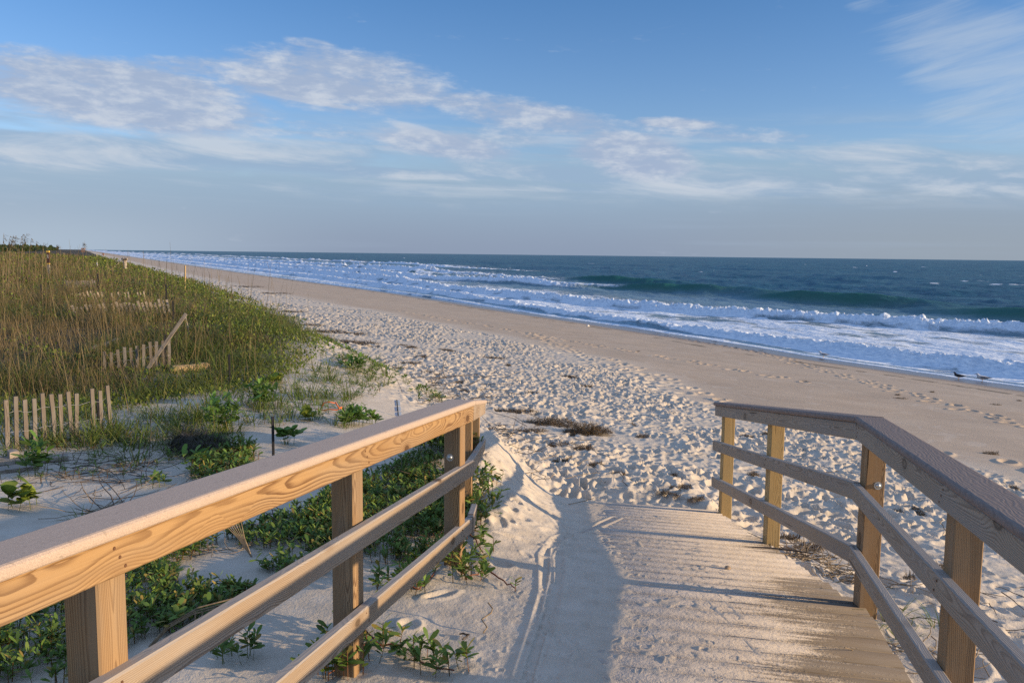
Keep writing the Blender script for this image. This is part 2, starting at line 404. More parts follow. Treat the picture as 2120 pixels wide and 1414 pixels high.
M['drift'] = wood('driftwood', (.40, .345, .28), (.22, .175, .13), wamt=.6, freq=40, weather=(.40, .37, .34))
M['tanlog'] = wood('tan_log', (.52, .38, .20), (.34, .22, .10), wamt=.2, freq=40, weather=(.45, .36, .24), knots=False)
dusty_deck()
def composite(name, c1, c2, figure=0.0):
    m, t, b = material(name)
    co = t.new('ShaderNodeTexCoord').outputs['Object']
    s1 = t.noise(co, 420, 2.0, .6); s2 = t.noise(t.scale(co, (.6, 3, 3)), 5, 3.0, .6)
    c = t.mix(t.ramp(s1, .3, .7), c1, c2)
    c = t.mix(t.m('MULTIPLY', t.ramp(s2, .4, .75), .35), c, tuple(k*.8 for k in c1))
    sc = t.noise(co, 55, 2.0, .5); c = t.mix(t.m('MULTIPLY', t.ramp(sc, .66, .74), .6), c, tuple(k*.5 for k in c1))
    s3 = t.noise(t.scale(co, (3, 10, 10)), 6, 4.0, .65); c = t.mix(t.m('MULTIPLY', t.ramp(s3, .45, .7), .35), c, tuple(k*.72 for k in c1))
    h = s1
    if figure > 0:
        x, y, z = t.sep(co); w = t.noise(t.scale(co, (2.5, 6, 6)), 1.5, 3.0, .6)
        r = t.m('SINE', t.m('MULTIPLY', t.m('ADD', t.m('ADD', y, t.m('MULTIPLY', x, .04)), t.m('MULTIPLY', w, .12)), 420.0))
        c = t.mix(t.m('MULTIPLY', t.ramp(r, .2, 1.0), figure), c, tuple(k*.55 for k in c1)); h = t.m('MULTIPLY_ADD', r, -.5, s1)
    t.set(b.inputs['Base Color'], c); b.inputs['Roughness'].default_value = .8; b.inputs['Specular IOR Level'].default_value = .2
    t.set(b.inputs['Normal'], t.bump(h, .3, .0015))
    return m
M['cap_l'] = composite('cap_composite', (.53, .42, .335), (.36, .28, .225), 0)
M['cap_r'] = composite('cap_composite_grained', (.255, .205, .18), (.19, .152, .134), .4)
def plain(name, c, rough=.6, metal=0.0, var=.35, sc=30.0):
    m, t, b = material(name)
    n = t.noise(t.new('ShaderNodeTexCoord').outputs['Object'], sc, 3.0, .6)
    t.set(b.inputs['Base Color'], t.mix(t.ramp(n, .3, .75), c, tuple(k*(1-var) for k in c))); b.inputs['Roughness'].default_value = rough; b.inputs['Metallic'].default_value = metal
    t.set(b.inputs['Normal'], t.bump(n, .2, .003))
    return m
M['zinc'] = plain('zinc_bolt', (.55, .56, .55), .4, .9, .3, 120)
M['iron'] = plain('dark_stake', (.035, .036, .042), .55, .4, .4, 60)
M['rust'] = plain('rusty_wire', (.22, .085, .035), .8, .2, .4, 90)
M['wire'] = plain('grey_wire', (.35, .35, .35), .5, .6)
M['weed'] = plain('dry_seaweed', (.13, .085, .05), .85, 0, .5, 40)
M['stick'] = plain('dead_stem', (.30, .225, .14), .85, 0, .5, 40)
M['darkstick'] = plain('dark_stem', (.10, .075, .055), .85, 0, .5, 40)
M['redstem'] = plain('red_stem', (.20, .07, .035), .7, 0, .4, 60)
M['palm'] = plain('palm_fibre', (.075, .062, .055), .9, 0, .5, 60)
M['bamboo'] = plain('bamboo_pole', (.48, .33, .14), .5, 0, .35, 20)
M['brownpaint'] = plain('brown_paint', (.085, .035, .02), .6, 0, .2)
M['yellow'] = plain('yellow_band', (.75, .50, .08), .6, 0, .2)
M['white'] = plain('white_letter', (.78, .75, .68), .6, 0, .1)
M['orange'] = plain('orange_paint', (.36, .17, .09), .7, 0, .2)
M['cord'] = plain('orange_cord', (.75, .17, .03), .6, 0, .2)
M['bluefilm'] = plain('pale_blue_plastic', (.42, .52, .68), .4, 0, .15, 12)
M['stone'] = plain('tan_pebble', (.33, .235, .15), .7, 0, .3, 60)
M['shell'] = plain('white_shell', (.75, .71, .64), .5, 0, .15, 60)
M['gull_white'] = plain('gull_white', (.60, .60, .60), .7, 0, .15, 30)
M['gull_grey'] = plain('gull_grey', (.16, .17, .19), .7, 0, .25, 30)
M['gull_dark'] = plain('gull_dark', (.035, .035, .04), .7, 0, .3, 30)
M['beak'] = plain('gull_bill', (.55, .32, .06), .5)
M['stump'] = wood('bleached_stump', (.50, .44, .37), (.26, .21, .16), wamt=.5, freq=30, weather=(.45, .42, .38))
def leafy(name, transl=.35, rough=.5, spec=.35):
    m, t, b = material(name)
    a = attr(t).outputs['Color']
    n = t.noise(t.new('ShaderNodeNewGeometry').outputs['Position'], 9.0, 2.0, .6)
    c = t.mix(t.m('MULTIPLY', t.ramp(n, .35, .7), .28), a, (.10, .13, .03))
    t.set(b.inputs['Base Color'], c); b.inputs['Roughness'].default_value = rough; b.inputs['Specular IOR Level'].default_value = spec
    tr = t.new('ShaderNodeBsdfTranslucent'); t.set(tr.inputs['Color'], t.mix(.5, c, (.16, .20, .02)))
    mx = t.new('ShaderNodeMixShader'); mx.inputs[0].default_value = transl
    t.l.new(b.outputs[0], mx.inputs[1]); t.l.new(tr.outputs[0], mx.inputs[2])
    t.l.new(mx.outputs[0], t.n['Material Output'].inputs['Surface'])
    return m
M['leaf'] = leafy('leaf', .3, .6, .22)
M['grass'] = leafy('grass_blade', .3, .6, .2)
M['straw'] = leafy('dry_straw', .12, .8, .1)
def drycol(name):
    m, t, b = material(name); a = attr(t).outputs['Color']; t.set(b.inputs['Base Color'], a); b.inputs['Roughness'].default_value = .85; b.inputs['Specular IOR Level'].default_value = .1; return m
M['wrack'] = drycol('seaweed_strands')
M['screw'] = plain('rusty_screw', (.16, .075, .035), .7, .3, .4, 200)
SKY_HI = (.73, 1.07, 1.53); SKY_LO = (1.18, 1.26, 1.65); SUN_E = 5.0; SUN_C = (1.0, .74, .45); EXPO = 0.35
BANK_LO = (2.1, 2.65, 3.7); BANK_HI = (2.5, 3.5, 4.6); BANK_LEFT = (3.2, 4.0, 5.0); BANK_RIGHT = (2.4, 2.92, 3.6); BANK_STREAK = (2.9, 3.7, 4.9)
CIRRUS = (4.3, 4.9, 5.6); STRAT_DK = (2.5, 3.5, 4.8); STRAT_LT = (4.4, 4.9, 5.6); PUFF_DK = (2.9, 3.6, 4.9); PUFF_LT = (4.5, 4.95, 5.7)
SAND_A = (.50, .435, .352); SAND_B = (.575, .51, .425); FIRM_A = (.40, .315, .232); FIRM_B = (.46, .368, .275)
SEA_NEAR = (.15, .235, .285); SEA_FAR = (.012, .066, .092); SEA_GREEN = (.018, .100, .075); SEA_ROUGH = .22; SEA_REFL = .30
FOAM_A = (.80, .84, .88); FOAM_B = (.48, .58, .70)
FILL_CLOUD_A = (1.7, 2.85, 5.3); FILL_CLOUD_B = (2.8, 3.8, 5.8)
# ================================================================== world, sun, camera
SUN_EL, SUN_AZ = math.radians(10.2), math.radians(103.0)
w = bpy.data.worlds.new('World'); S.world = w; w.use_nodes = True
t = NT(w.node_tree); bg = t.n['Background']
sky = t.new('ShaderNodeTexSky', sky_type='NISHITA'); sky.sun_disc = False; sky.sun_elevation = SUN_EL; sky.sun_rotation = SUN_AZ
sky.air_density = 1.0; sky.dust_density = 0.6; sky.ozone_density = 2.2
D = t.new('ShaderNodeTexCoord').outputs['Generated']
dx, dy, dz = t.sep(D)
az = t.m('ARCTAN2', dx, dy); el = t.m('ARCSINE', dz)
SKYK = 0.10
skyc = t.mix(1.0, sky.outputs[0], t.mix(t.ramp(el, .10, .30, smooth=False), SKY_LO, SKY_HI), 'MULTIPLY')
# high clouds, laid out by compass bearing and height above the horizon
def pe(px, py):
    a = math.atan((px-1060)/1700); return a, math.atan((527-py)/1700*math.cos(a))
def blob(x0, y0, x1, y1, thick, soft=1.0):
    """a long soft bank between two bearings"""
    a0, e0 = pe(x0, y0); a1, e1 = pe(x1, y1); ca, ce = (a0+a1)/2, (e0+e1)/2
    L = math.hypot(a1-a0, e1-e0)/2; an = math.atan2(e1-e0, a1-a0); th = thick/1700/2
    u = t.m('SUBTRACT', az, ca); v = t.m('SUBTRACT', el, ce)
    p = t.m('MULTIPLY_ADD', v, math.sin(an)/L, t.m('MULTIPLY', u, math.cos(an)/L))
    q = t.m('MULTIPLY_ADD', v, math.cos(an)/th, t.m('MULTIPLY', u, -math.sin(an)/th))
    r = t.m('ADD', t.m('MULTIPLY', p, p), t.m('MULTIPLY', q, q))
    return t.ramp(r, 1.7, .05, 0.0, soft)
def union(lst):
    o = lst[0]
    for k in lst[1:]: o = t.m('MAXIMUM', o, k)
    return o
cv = t.vec(t.m('MULTIPLY', az, 1.0), t.m('MULTIPLY_ADD', az, .05, t.m('MULTIPLY', el, 2.6)), 0.0)
n_puff = t.noise(cv, 19.0, 6.0, .60, .15)
n_fine = t.noise(t.scale(cv, (1.0, 1.25, 1)), 58.0, 4.0, .6, .1)
n_str = t.noise(t.vec(az, t.m('MULTIPLY_ADD', az, .35, t.m('MULTIPLY', el, 5.0)), 1.7), 7.0, 6.0, .62, .4)
n_cir = t.noise(t.vec(t.m('MULTIPLY_ADD', el, -1.4, az), t.m('MULTIPLY_ADD', az, -1.1, t.m('MULTIPLY', el, 6.0)), 4.1), 9.0, 6.0, .66, .5)
m_puff = union([blob(-140, 160, 580, 255, 125), blob(430, 155, 960, 205, 120, .95), blob(820, 205, 1260, 265, 60, .8), blob(170, 150, 620, 160, 36, .6), blob(900, 235, 1300, 275, 60, .7), blob(560, 270, 800, 300, 40, .5), blob(-100, 125, 260, 150, 36, .55), blob(260, 250, 640, 290, 44, .5), blob(1250, 262, 1700, 285, 34, .5),
                blob(1165, 300, 1440, 345, 95, 1.0), blob(1300, 255, 1495, 266, 26, .75), blob(740, 285, 1080, 325, 66, .85), blob(590, 105, 710, 118, 24, .6), blob(-60, 118, 140, 140, 22, .6), blob(960, 270, 1160, 300, 40, .55)])
n_lng = t.noise(t.vec(t.m('MULTIPLY', az, .55), t.m('MULTIPLY_ADD', az, .35, t.m('MULTIPLY', el, 5.5)), 6.6), 7.0, 5.0, .6, .2)
f_puff = t.m('MULTIPLY_ADD', m_puff, 1.12, t.m('MULTIPLY_ADD', n_lng, 1.15, t.m('MULTIPLY_ADD', n_puff, .75, t.m('MULTIPLY_ADD', n_fine, .75, -1.46))))
a_puff = t.m('MULTIPLY', t.ramp(f_puff, .05, .95), .97)
trail = union([blob(525, 203, 752, 240, 13, .9), blob(790, 257, 990, 318, 26, .85)])
a_trail = t.m('MULTIPLY', t.ramp(t.m('ADD', trail, t.m('MULTIPLY_ADD', n_fine, .8, -.55)), .1, .75), .75)
m_cir = union([blob(1780, 60, 2300, 190, 190, .95), blob(1850, 180, 2300, 260, 150, .8), blob(1700, 15, 1830, 30, 40, .55), blob(1950, -30, 2400, 40, 120, .7), blob(1780, 90, 2000, 80, 40, .8), blob(1560, 5, 1640, -20, 30, .45)])
a_cir = t.m('MULTIPLY', t.ramp(t.m('ADD', m_cir, t.m('MULTIPLY_ADD', n_cir, 1.7, -1.02)), .1, 1.15), .50)
m_str = union([blob(-150, 300, 900, 345, 70, 1.0), blob(-200, 312, 420, 322, 40, 1.0), blob(-150, 282, 560, 338, 30, 1.15), blob(300, 338, 1100, 372, 26, 1.1), blob(700, 350, 2200, 360, 60, .75), blob(1610, 325, 2300, 365, 95, .85), blob(-200, 330, 600, 345, 46, .9), blob(1050, 370, 1550, 385, 50, .6), blob(1900, 300, 2300, 300, 44, .5)])
a_str = t.m('MULTIPLY', t.ramp(t.m('ADD', m_str, t.m('MULTIPLY_ADD', n_str, 1.5, -.92)), .1, .85), .85)
# the grey bank standing over the sea
bank_e = t.m('ADD', el, t.m('MULTIPLY_ADD', n_str, -.05, .022))
a_bank = t.m('MULTIPLY', t.ramp(bank_e, .130, .075), .93)
bankc = t.mix(t.ramp(el, 0.0, .10), BANK_LO, BANK_HI)
bankc = t.mix(t.m('MULTIPLY', t.ramp(az, -.15, -.55), t.ramp(el, .07, .0, 0.25, 1.0)), bankc, BANK_LEFT)
bankc = t.mix(t.m('MULTIPLY', t.ramp(az, .05, .5), t.ramp(el, .09, .0, .2, 1.0)), bankc, BANK_RIGHT)
band = t.noise(t.vec(t.m('MULTIPLY', az, .35), t.m('MULTIPLY', el, 9.0), 8.3), 6.0, 4.0, .55)
bankc = t.mix(t.m('MULTIPLY', t.ramp(band, .5, .75), .30), bankc, BANK_STREAK)
c = t.mix(a_bank, skyc, bankc)
n_sheet = t.noise(t.vec(t.m('MULTIPLY', az, .5), t.m('MULTIPLY_ADD', az, .22, t.m('MULTIPLY', el, 7.0)), 2.9), 6.0, 6.0, .6, .25)
a_sheet = t.m('MULTIPLY', t.m('MULTIPLY', t.ramp(el, .045, .085), t.ramp(el, .17, .125)), t.ramp(n_sheet, .40, .66))
c = t.mix(t.m('MULTIPLY', a_sheet, .85), c, t.mix(t.ramp(n_str, .4, .65), STRAT_DK, STRAT_LT))
c = t.mix(a_cir, c, CIRRUS)
shade = t.ramp(t.m('ADD', n_puff, t.m('MULTIPLY', n_fine, .35)), .58, .90)
c = t.mix(a_str, c, t.mix(t.ramp(n_str, .42, .68), STRAT_DK, STRAT_LT))
c = t.mix(a_trail, c, PUFF_LT)
c = t.mix(a_puff, c, t.mix(shade, PUFF_DK, PUFF_LT))
# unseen bright cloud overhead and behind the viewer, added to lift shaded areas
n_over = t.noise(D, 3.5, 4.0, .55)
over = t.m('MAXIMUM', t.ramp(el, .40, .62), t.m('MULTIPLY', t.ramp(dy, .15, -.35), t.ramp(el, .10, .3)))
c = t.mix(t.m('MULTIPLY', over, t.ramp(n_over, .25, .5, .75, 1.0)), c, t.mix(n_over, FILL_CLOUD_A, FILL_CLOUD_B))
# nothing but the dim sea air below the horizon
c = t.mix(t.ramp(dz, -.002, -.05), c, BANK_LO)
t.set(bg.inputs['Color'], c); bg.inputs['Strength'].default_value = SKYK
sd = bpy.data.lights.new('sun', 'SUN'); so = bpy.data.objects.new('sun', sd); COL.objects.link(so)
sv = Vector((math.cos(SUN_EL)*math.sin(SUN_AZ), math.cos(SUN_EL)*math.cos(SUN_AZ), math.sin(SUN_EL)))
so.rotation_euler = sv.to_track_quat('Z', 'Y').to_euler(); so.location = (8, -4, 6)
sd.energy = SUN_E; sd.color = SUN_C; sd.angle = math.radians(.55)
cd = bpy.data.cameras.new('camera'); co = bpy.data.objects.new('camera', cd); COL.objects.link(co)
cd.sensor_fit = 'HORIZONTAL'; cd.sensor_width = 36; cd.lens = 36*FPX/PW; cd.clip_start = .05; cd.clip_end = 90000
co.matrix_world = Matrix(((cR[0], cU[0], -cF[0], 0), (cR[1], cU[1], -cF[1], 0), (cR[2], cU[2], -cF[2], EYE), (0, 0, 0, 1)))
S.camera = co
S.view_settings.view_transform = 'Standard'; S.view_settings.look = 'None'; S.view_settings.gamma = 1; S.view_settings.exposure = EXPO
S.cycles.use_denoising = False
S.cycles.max_bounces = 5; S.cycles.diffuse_bounces = 3; S.cycles.glossy_bounces = 2; S.cycles.transmission_bounces = 2; S.cycles.transparent_max_bounces = 4
S.cycles.sample_clamp_indirect = 6
# ================================================================== ground
TRAILS += [((.81, 34.4), (3.1, 13.6), 60, 1.0), ((8.0, 46.0), (10.9, 35.0), 40, 2.0), ((10.9, 35.0), (10.2, 15.0), 50, 3.0), ((2.6, 24.0), (4.4, 12.0), 40, 4.4), ((6.4, 11.5), (8.6, 8.0), 12, 5.0), ((-6, 45), (8, 22), 60, 6.0)]
TRACKS += [([(.03, 2.7), (.06, 3.02), (.13, 3.5), (.19, 3.95), (.21, 4.62), (.30, 5.1), (.49, 5.54), (.84, 6.3)], .015), ([(.05, 2.7), (.10, 3.1), (.20, 3.7), (.27, 4.33), (.29, 4.8)], .011), ([(.22, 2.6), (.17, 3.0), (.24, 3.3), (.14, 3.6)], .007),
           ([(1.02, 4.1), (1.06, 3.75), (1.10, 3.35), (1.16, 3.2)], .005), ([(.42, 5.2), (.36, 5.6), (.30, 5.9)], .009)]
def polar(rs, angs):
    A, Rr = np.meshgrid(angs, rs); return Rr*np.sin(A), Rr*np.cos(A)
def gridquads(nr, na, wrap=False):
    i = np.arange(nr-1)[:, None]; j = np.arange(na-1 if not wrap else na)[None]
    a = i*na+j; b = i*na+(j+1) % na
    return np.stack([a, b, b+na, a+na], -1).reshape(-1, 4)
fine = np.radians(np.arange(-34.6, 34.7, .082))
side = np.radians(np.concatenate([np.arange(-180, -40, 4.0), np.arange(-40, -34.7, .6)]))
angs = np.concatenate([side, fine, -side[::-1][:-1]])
rs = np.concatenate([[.3, .8, 1.3, 1.7, 2.1, 2.4], 2.6*np.exp(np.arange(0, 900)*.0036), ])
rs = np.concatenate([rs, np.geomspace(rs[-1]*1.01, 900, 130), [1500, 3000, 8000, 20000]])
X, Y = polar(rs, angs)
Z = ground_z(X.ravel(), Y.ravel(), True).reshape(X.shape)
x = X.ravel(); y = Y.ravel(); z = Z.ravel()
u, v = uv(x, y); wl_ = waterline(v)
dl = dryline(v)+1.6*(fbm(x*.5, y*.5, 3, 81)-.5)
damp = sm(dl-.6, dl+1.8, u)*(.8+.4*fbm(x*.15, y*.15, 3, 91))
_l, _r = lines_x(y); dk = sm(_l+.65, _l+1.0, x)*(x < _r+.05)*sm(DECK_END+.15, DECK_END-.1, deck_d(x, y))*(deck_d(x, y) > -4)
damp = np.maximum(damp, dk*(.30+.25*fbm(x*1.7, y*6, 3, 95)))
wet = sm(wl_-3.8-1.5*(fbm(v*.08, v*0+2, 2, 92)-.3), wl_-1.6, u)
# dark litter at the tideline and along the foot of the dune
lit = np.exp(-((u-(wl_-3.6-1.2*fbm(v*.1, v*0, 2, 93)))/.25)**2)*(fbm(x*1.2, y*1.2, 3, 94) > .53)*.8
veg = np.interp(v, [8.4, 8.7, 9.2, 10, 11.4, 13.2, 20, 30, 50, 75, 110, 167, 400], [-9, .6, .9, 1.7, 2.6, 3.5, 4.9, 6.1, 6.9, 7.4, 7.2, 6.8, 6.4])+1.9*(fbm(u*.5, v*.35, 3, 301)-.5)*np.clip(v/14, .5, 1.8)-u
op = np.exp(-(((u-3.3)/1.3)**2+((v-20.7)/.55)**2))
lit = np.maximum(lit, sm(.3, 1.2, veg)*sm(9.6, 11.5, v-.45*np.minimum(u, 1.2))*sm(.5, .25, op))
C = np.stack([np.clip(damp, 0, 1), wet, lit], 1)
ang_n = len(angs)
ground = link('sand_ground', quads('sand_ground', np.stack([x, y, z], 1), gridquads(len(rs), ang_n, True), C, True), None)
tag(ground, kind='structure')
m, t, b = material('beach_sand'); ground.data.materials.append(m)
a = attr(t).outputs['Color']; ar = t.new('ShaderNodeSeparateColor'); t.l.new(a, ar.inputs[0]); damp_, wet_, lit_ = ar.outputs[:3]
pos = t.new('ShaderNodeNewGeometry').outputs['Position']
g1 = t.noise(pos, 260, 2.0, .7); g2 = t.noise(pos, 7.0, 4.0, .6); g3 = t.noise(pos, .7, 4.0, .6); g4 = t.noise(pos, 45, 3.0, .65)
dry = t.mix(t.ramp(g2, .3, .7), SAND_A, SAND_B)
dry = t.mix(t.m('MULTIPLY', t.ramp(g1, .45, .75), .35), dry, tuple(k*.62 for k in SAND_A))
dry = t.mix(t.m('MULTIPLY', t.ramp(g4, .69, .75), .55), dry, (.12, .085, .06))
firm = t.mix(t.ramp(g3, .3, .7), FIRM_A, FIRM_B)
firm = t.mix(t.m('MULTIPLY', t.ramp(g1, .45, .75), .22), firm, tuple(k*.7 for k in FIRM_A))
pale = t.noise(t.vadd(pos, t.scale(t.new('ShaderNodeTexNoise').outputs['Color'], (1.5, 1.5, 0))), .35, 3.0, .5)
swash = t.ramp(t.m('ABSOLUTE', t.m('SUBTRACT', pale, .5)), .010, .003)
firm = t.mix(t.m('MULTIPLY', swash, .40), firm, (.52, .45, .37))
c = t.mix(damp_, dry, firm)
c = t.mix(wet_, c, t.mix(t.ramp(g3, .3, .7), (.150, .108, .078), (.118, .086, .064)))
c = t.mix(t.m('MULTIPLY', lit_, t.ramp(g4, .28, .45)), c, (.045, .036, .020))
t.set(b.inputs['Base Color'], c)
t.set(b.inputs['Roughness'], t.ramp(wet_, .0, 1.0, .95, .24)); t.set(b.inputs['Specular IOR Level'], t.ramp(wet_, .0, 1.0, .2, .6))
bh = t.m('MULTIPLY_ADD', g1, .12, t.m('MULTIPLY', g4, .55))
bp = t.bump(bh, .5, .02)
t.set(b.inputs['Normal'], bp)
# ================================================================== sea
N1 = 760
ang2 = np.concatenate([np.radians(np.arange(-60, -34.7, 1.2)), np.radians(np.arange(-34.6, 35.2, .088)), np.radians(np.arange(36, 110, 1.5))])
inv = np.linspace(1/22.0, 1/2500.0, N1); r2 = np.concatenate([1/inv, [3500, 6000, 12000, 30000, 70000]])
X, Y = polar(r2, ang2); x = X.ravel(); y = Y.ravel(); R = np.hypot(x, y)
u, v = uv(x, y); wl_ = waterline(v)
h = np.zeros_like(x); foam = np.zeros_like(x); green = np.zeros_like(x)
t1 = fbm(u*.55, v*.28, 4, 201); t2 = fbm(u*1.6, v*.8, 4, 202); t3 = fbm(u*.12, v*.05, 3, 203); t4 = fbm(u*4.5, v*2.6, 3, 204)
def crest(vs, us, amp, wf, wb, kind, wob=.6, va=None, trail=6.0, fm=1.0):
    """a breaker line: vs/us follow the crest along the shore, amp is its height there"""
    global h, foam, green
    uc = np.interp(v, vs, us)+wob*(fbm(v*.16, v*0+us[0], 3, 210)-.5)*2+wob*.5*(fbm(v*.7, v*0+us[0], 2, 211)-.5)*2
    A = np.interp(v, vs, amp)
    d = u-uc
    prof = np.where(d > 0, np.exp(-(d/wb)**2), np.exp(-(d/wf)**2))
    hh = A*prof
    if kind == 'bore':
        hh = hh*(.72+.75*(t2-.3))+.48*A*prof*(t4-.5)*2
        f = np.where(d > 0, np.exp(-d/trail), np.exp(-(d/(wf*1.25))**2))*np.clip(A/max(max(amp), .01)*1.6, 0, 1)*fm
        foam = np.maximum(foam, f*(.95+.5*(t2-.4)+.25*(t4-.5)))
    else:
        green = np.maximum(green, np.where(d < wb*.3, 1, np.exp(-((d-wb*.3)/wb)**2))*np.exp(-(np.minimum(d+wf*.6, 0)/(wf*1.0))**2)*np.clip(A/.8, 0, 1))
        lip = np.interp(v, vs, va) if va is not None else 0
        f = lip*np.clip(A/.5, 0, 1)*np.where(d > 0, np.exp(-d/1.2), np.exp(-(d/(wf*1.1))**2))
        foam = np.maximum(foam, f*(.75+.8*(t2-.4)))
    h = h+hh
# swash bore at the edge
crest([-20, 12, 16, 19, 24, 30, 42, 50, 58, 70, 84, 100, 147, 200, 300, 900], [34, 33.5, 33.2, 33.1, 32.4, 33, 32.2, 32.6, 33.0, 34.5, 36, 36, 37, 37, 36, 36], [.55, .55, .5, .5, .48, .36, .34, .36, .38, .42, .45, .5, .55, .5, .5, .5], .55, 1.3, 'bore', .5, trail=2.6)
# second line
crest([-20, 20, 30, 36, 44, 55, 64, 72, 84, 97, 120, 150, 220, 900], [54, 53, 51, 48.3, 45.8, 42.3, 42.0, 41, 41.5, 41.5, 44, 46, 46, 46], [.85, .85, .85, .75, .7, .66, .66, .7, .6, .6, .8, .9, .9, .9], .8, 2.0, 'bore', .8, trail=5.5)
# third, broken only towards the north
crest([-20, 60, 72, 90, 100, 115, 125, 140, 175, 230, 900], [66, 62, 58, 59, 60, 61, 57, 54, 56, 55, 54], [0, 0, .08, .12, .45, .95, .95, .8, 1.2, 1.1, 1.1], 1.0, 2.4, 'bore', .9, trail=6)
crest([100, 118, 140, 176, 192, 230, 300, 900], [74, 76, 77, 76, 77, 78, 76, 76], [0, .1, .5, .6, 1.3, 1.2, 1.2, 1.2], 1.3, 3.0, 'bore', 1.2, trail=7)
crest([170, 220, 300, 460, 900], [110, 112, 118, 120, 120], [0, .7, 1.1, 1.2, 1.2], 1.6, 3.5, 'bore', 2.0, trail=8)
# the green unbroken swells
crest([68, 74, 80, 86, 94, 102, 110], [69.5, 69.0, 67.3, 65, 63.5, 62, 61], [.1, .55, .85, .85, .7, .5, .2], 1.7, 3.2, 'swell', .25, va=[0, 0, 0, .0, .75, .95, .9])
crest([46, 52, 56, 61, 66, 71, 76], [71, 68.5, 66.8, 65.4, 66, 68, 71], [.1, .55, .95, 1.0, .65, .35, .1], 1.7, 3.4, 'swell', .25, va=[0, 0, .12, .16, 0, 0, 0])
crest([10, 30, 36, 40, 45, 50], [64, 63, 62.6, 62.8, 64, 66], [1.0, 1.0, 1.0, .8, .4, .1], 1.7, 3.2, 'swell', .25, va=[0, 0, 0, .05, 0, 0])
crest([165, 176, 186, 194, 205], [68, 67, 70, 76, 80], [.2, .9, .5, .9, .1], 1.8, 3.0, 'swell', .3, va=[.6, .1, .1, 0, 0])
crest([100, 110, 118, 126, 134], [84, 82, 80, 80, 82], [0, .7, .9, .7, 0], 2.0, 3.5, 'swell', .4, va=[0, 0, .1, .0, 0])
# rolling swell further out
for (per, amp_, ph, s) in ((31, .42, 0.3, 1), (17, .20, 1.1, 2), (47, .45, 2.0, 3)):
    lump = fbm(u*.012+s, v*.017, 3, 220+s)
    h = h+amp_*sm(60, 95, u)*np.sin(2*math.pi*(u+7*(fbm(u*.01, v*.02, 2, 230+s)-.5)*2)/per+ph)*sm(.35, .65, lump)*1.3
chop = (fbm(u*.40, v*.22, 3, 240)-.5)*.55+(fbm(u*1.1, v*.6, 3, 241)-.5)*.22
h = h+chop*(.35+.65*sm(40, 80, u))*sm(33, 38, u)*sm(2600, 400, R)
# spent foam drifting between the lines
inshore = sm(63+4*(t3-.5)+np.interp(v, [0, 60, 110, 170, 300, 900], [-4, -4, 0, 22, 45, 60]), 40, u)
lace = (t1*.55+t2*.45)
foam = np.maximum(foam, inshore*(.30+.55*sm(.36, .56, lace)+.22*sm(.42, .6, t3)))
foam = np.maximum(foam, sm(110, 200, v)*sm(105, 65, u)*.9*sm(.36, .54, t1))
# the white hem of the last wash and the thin sheet of water behind it
edge = u-wl_
foam = np.maximum(foam, np.exp(-((edge-.35-.5*t3)/.35)**2)*.85*sm(.38, .55, fbm(v*.25, v*0, 3, 250)))
film = sm(2.1, 1.1, edge)
foam = foam*(1-.92*film*sm(.6, 1.1, edge)*(1-.6*sm(.62, .75, lace)))
# a few white horses out at sea
wc = (fbm(u*.06, v*.045, 2, 260) > .80)*sm(.58, .7, t1)*sm(80, 110, u)*sm(1400, 500, R)
foam = np.clip(np.maximum(foam, wc*.8), 0, 1)
gz = ground_z(x, y)
zs = SEA+h
zs = np.where(edge > -.05, np.maximum(zs, gz+.012+.02*sm(0, 3, edge)), gz-.08-4*sm(-2, -30, edge))
deep = sm(53, 74, u-np.interp(v, [0, 90, 130, 200, 400, 900], [0, 2, 14, 26, 50, 60])+8*(t3-.5))
C = np.stack([foam, np.clip(green, 0, 1), deep, film*sm(-.1, .3, edge)], 1)
sea = link('sea', quads('sea', np.stack([x, y, zs], 1), gridquads(len(r2), len(ang2)), C, True), None)
tag(sea, kind='structure')
m, t, b = material('sea_water'); sea.data.materials.append(m)
ar = t.new('ShaderNodeSeparateColor'); an_ = attr(t); t.l.new(an_.outputs['Color'], ar.inputs[0]); fo, gr, dp = ar.outputs[:3]; fl = an_.outputs['Alpha']
pos = t.new('ShaderNodeNewGeometry').outputs['Position']
rot = t.new('ShaderNodeMapping'); rot.vector_type = 'POINT'; rot.inputs['Rotation'].default_value = (0, 0, math.radians(-27.5)); t.l.new(pos, rot.inputs['Vector'])
pu = t.scale(rot.outputs[0], (1.0, .42, 1.0))
f1 = t.noise(pu, 1.6, 6.0, .72, .4); f2 = t.noise(pu, 7.0, 4.0, .7)
fm_ = t.m('MULTIPLY_ADD', fo, 1.55, t.m('MULTIPLY_ADD', f1, 1.3, t.m('MULTIPLY_ADD', f2, .85, -1.26)))
fa = t.m('MULTIPLY', t.ramp(fm_, .16, .78), t.ramp(fo, .03, .16))
s1 = t.noise(pu, .16, 4.0, .6); s2 = t.noise(pu, .9, 4.0, .65); s3 = t.noise(pu, .035, 3.0, .5)
wcol = t.mix(dp, SEA_NEAR, SEA_FAR)
wcol = t.mix(t.m('MULTIPLY', t.ramp(s1, .40, .70), .40), wcol, tuple(k*.55 for k in SEA_FAR))
s4 = t.noise(t.scale(rot.outputs[0], (1.0, .22, 1.0)), .45, 5.0, .65)
wcol = t.mix(t.m('MULTIPLY', t.m('MULTIPLY', t.ramp(s4, .48, .72), dp), .75), wcol, (.050, .150, .180))
wcol = t.mix(t.m('MULTIPLY', gr, .95), wcol, SEA_GREEN)
fcol = t.mix(t.ramp(f2, .3, .7), FOAM_A, FOAM_B)
t.set(b.inputs['Base Color'], t.mix(fa, wcol, fcol)); b.inputs['Roughness'].default_value = .8; b.inputs['Specular IOR Level'].default_value = 0.0
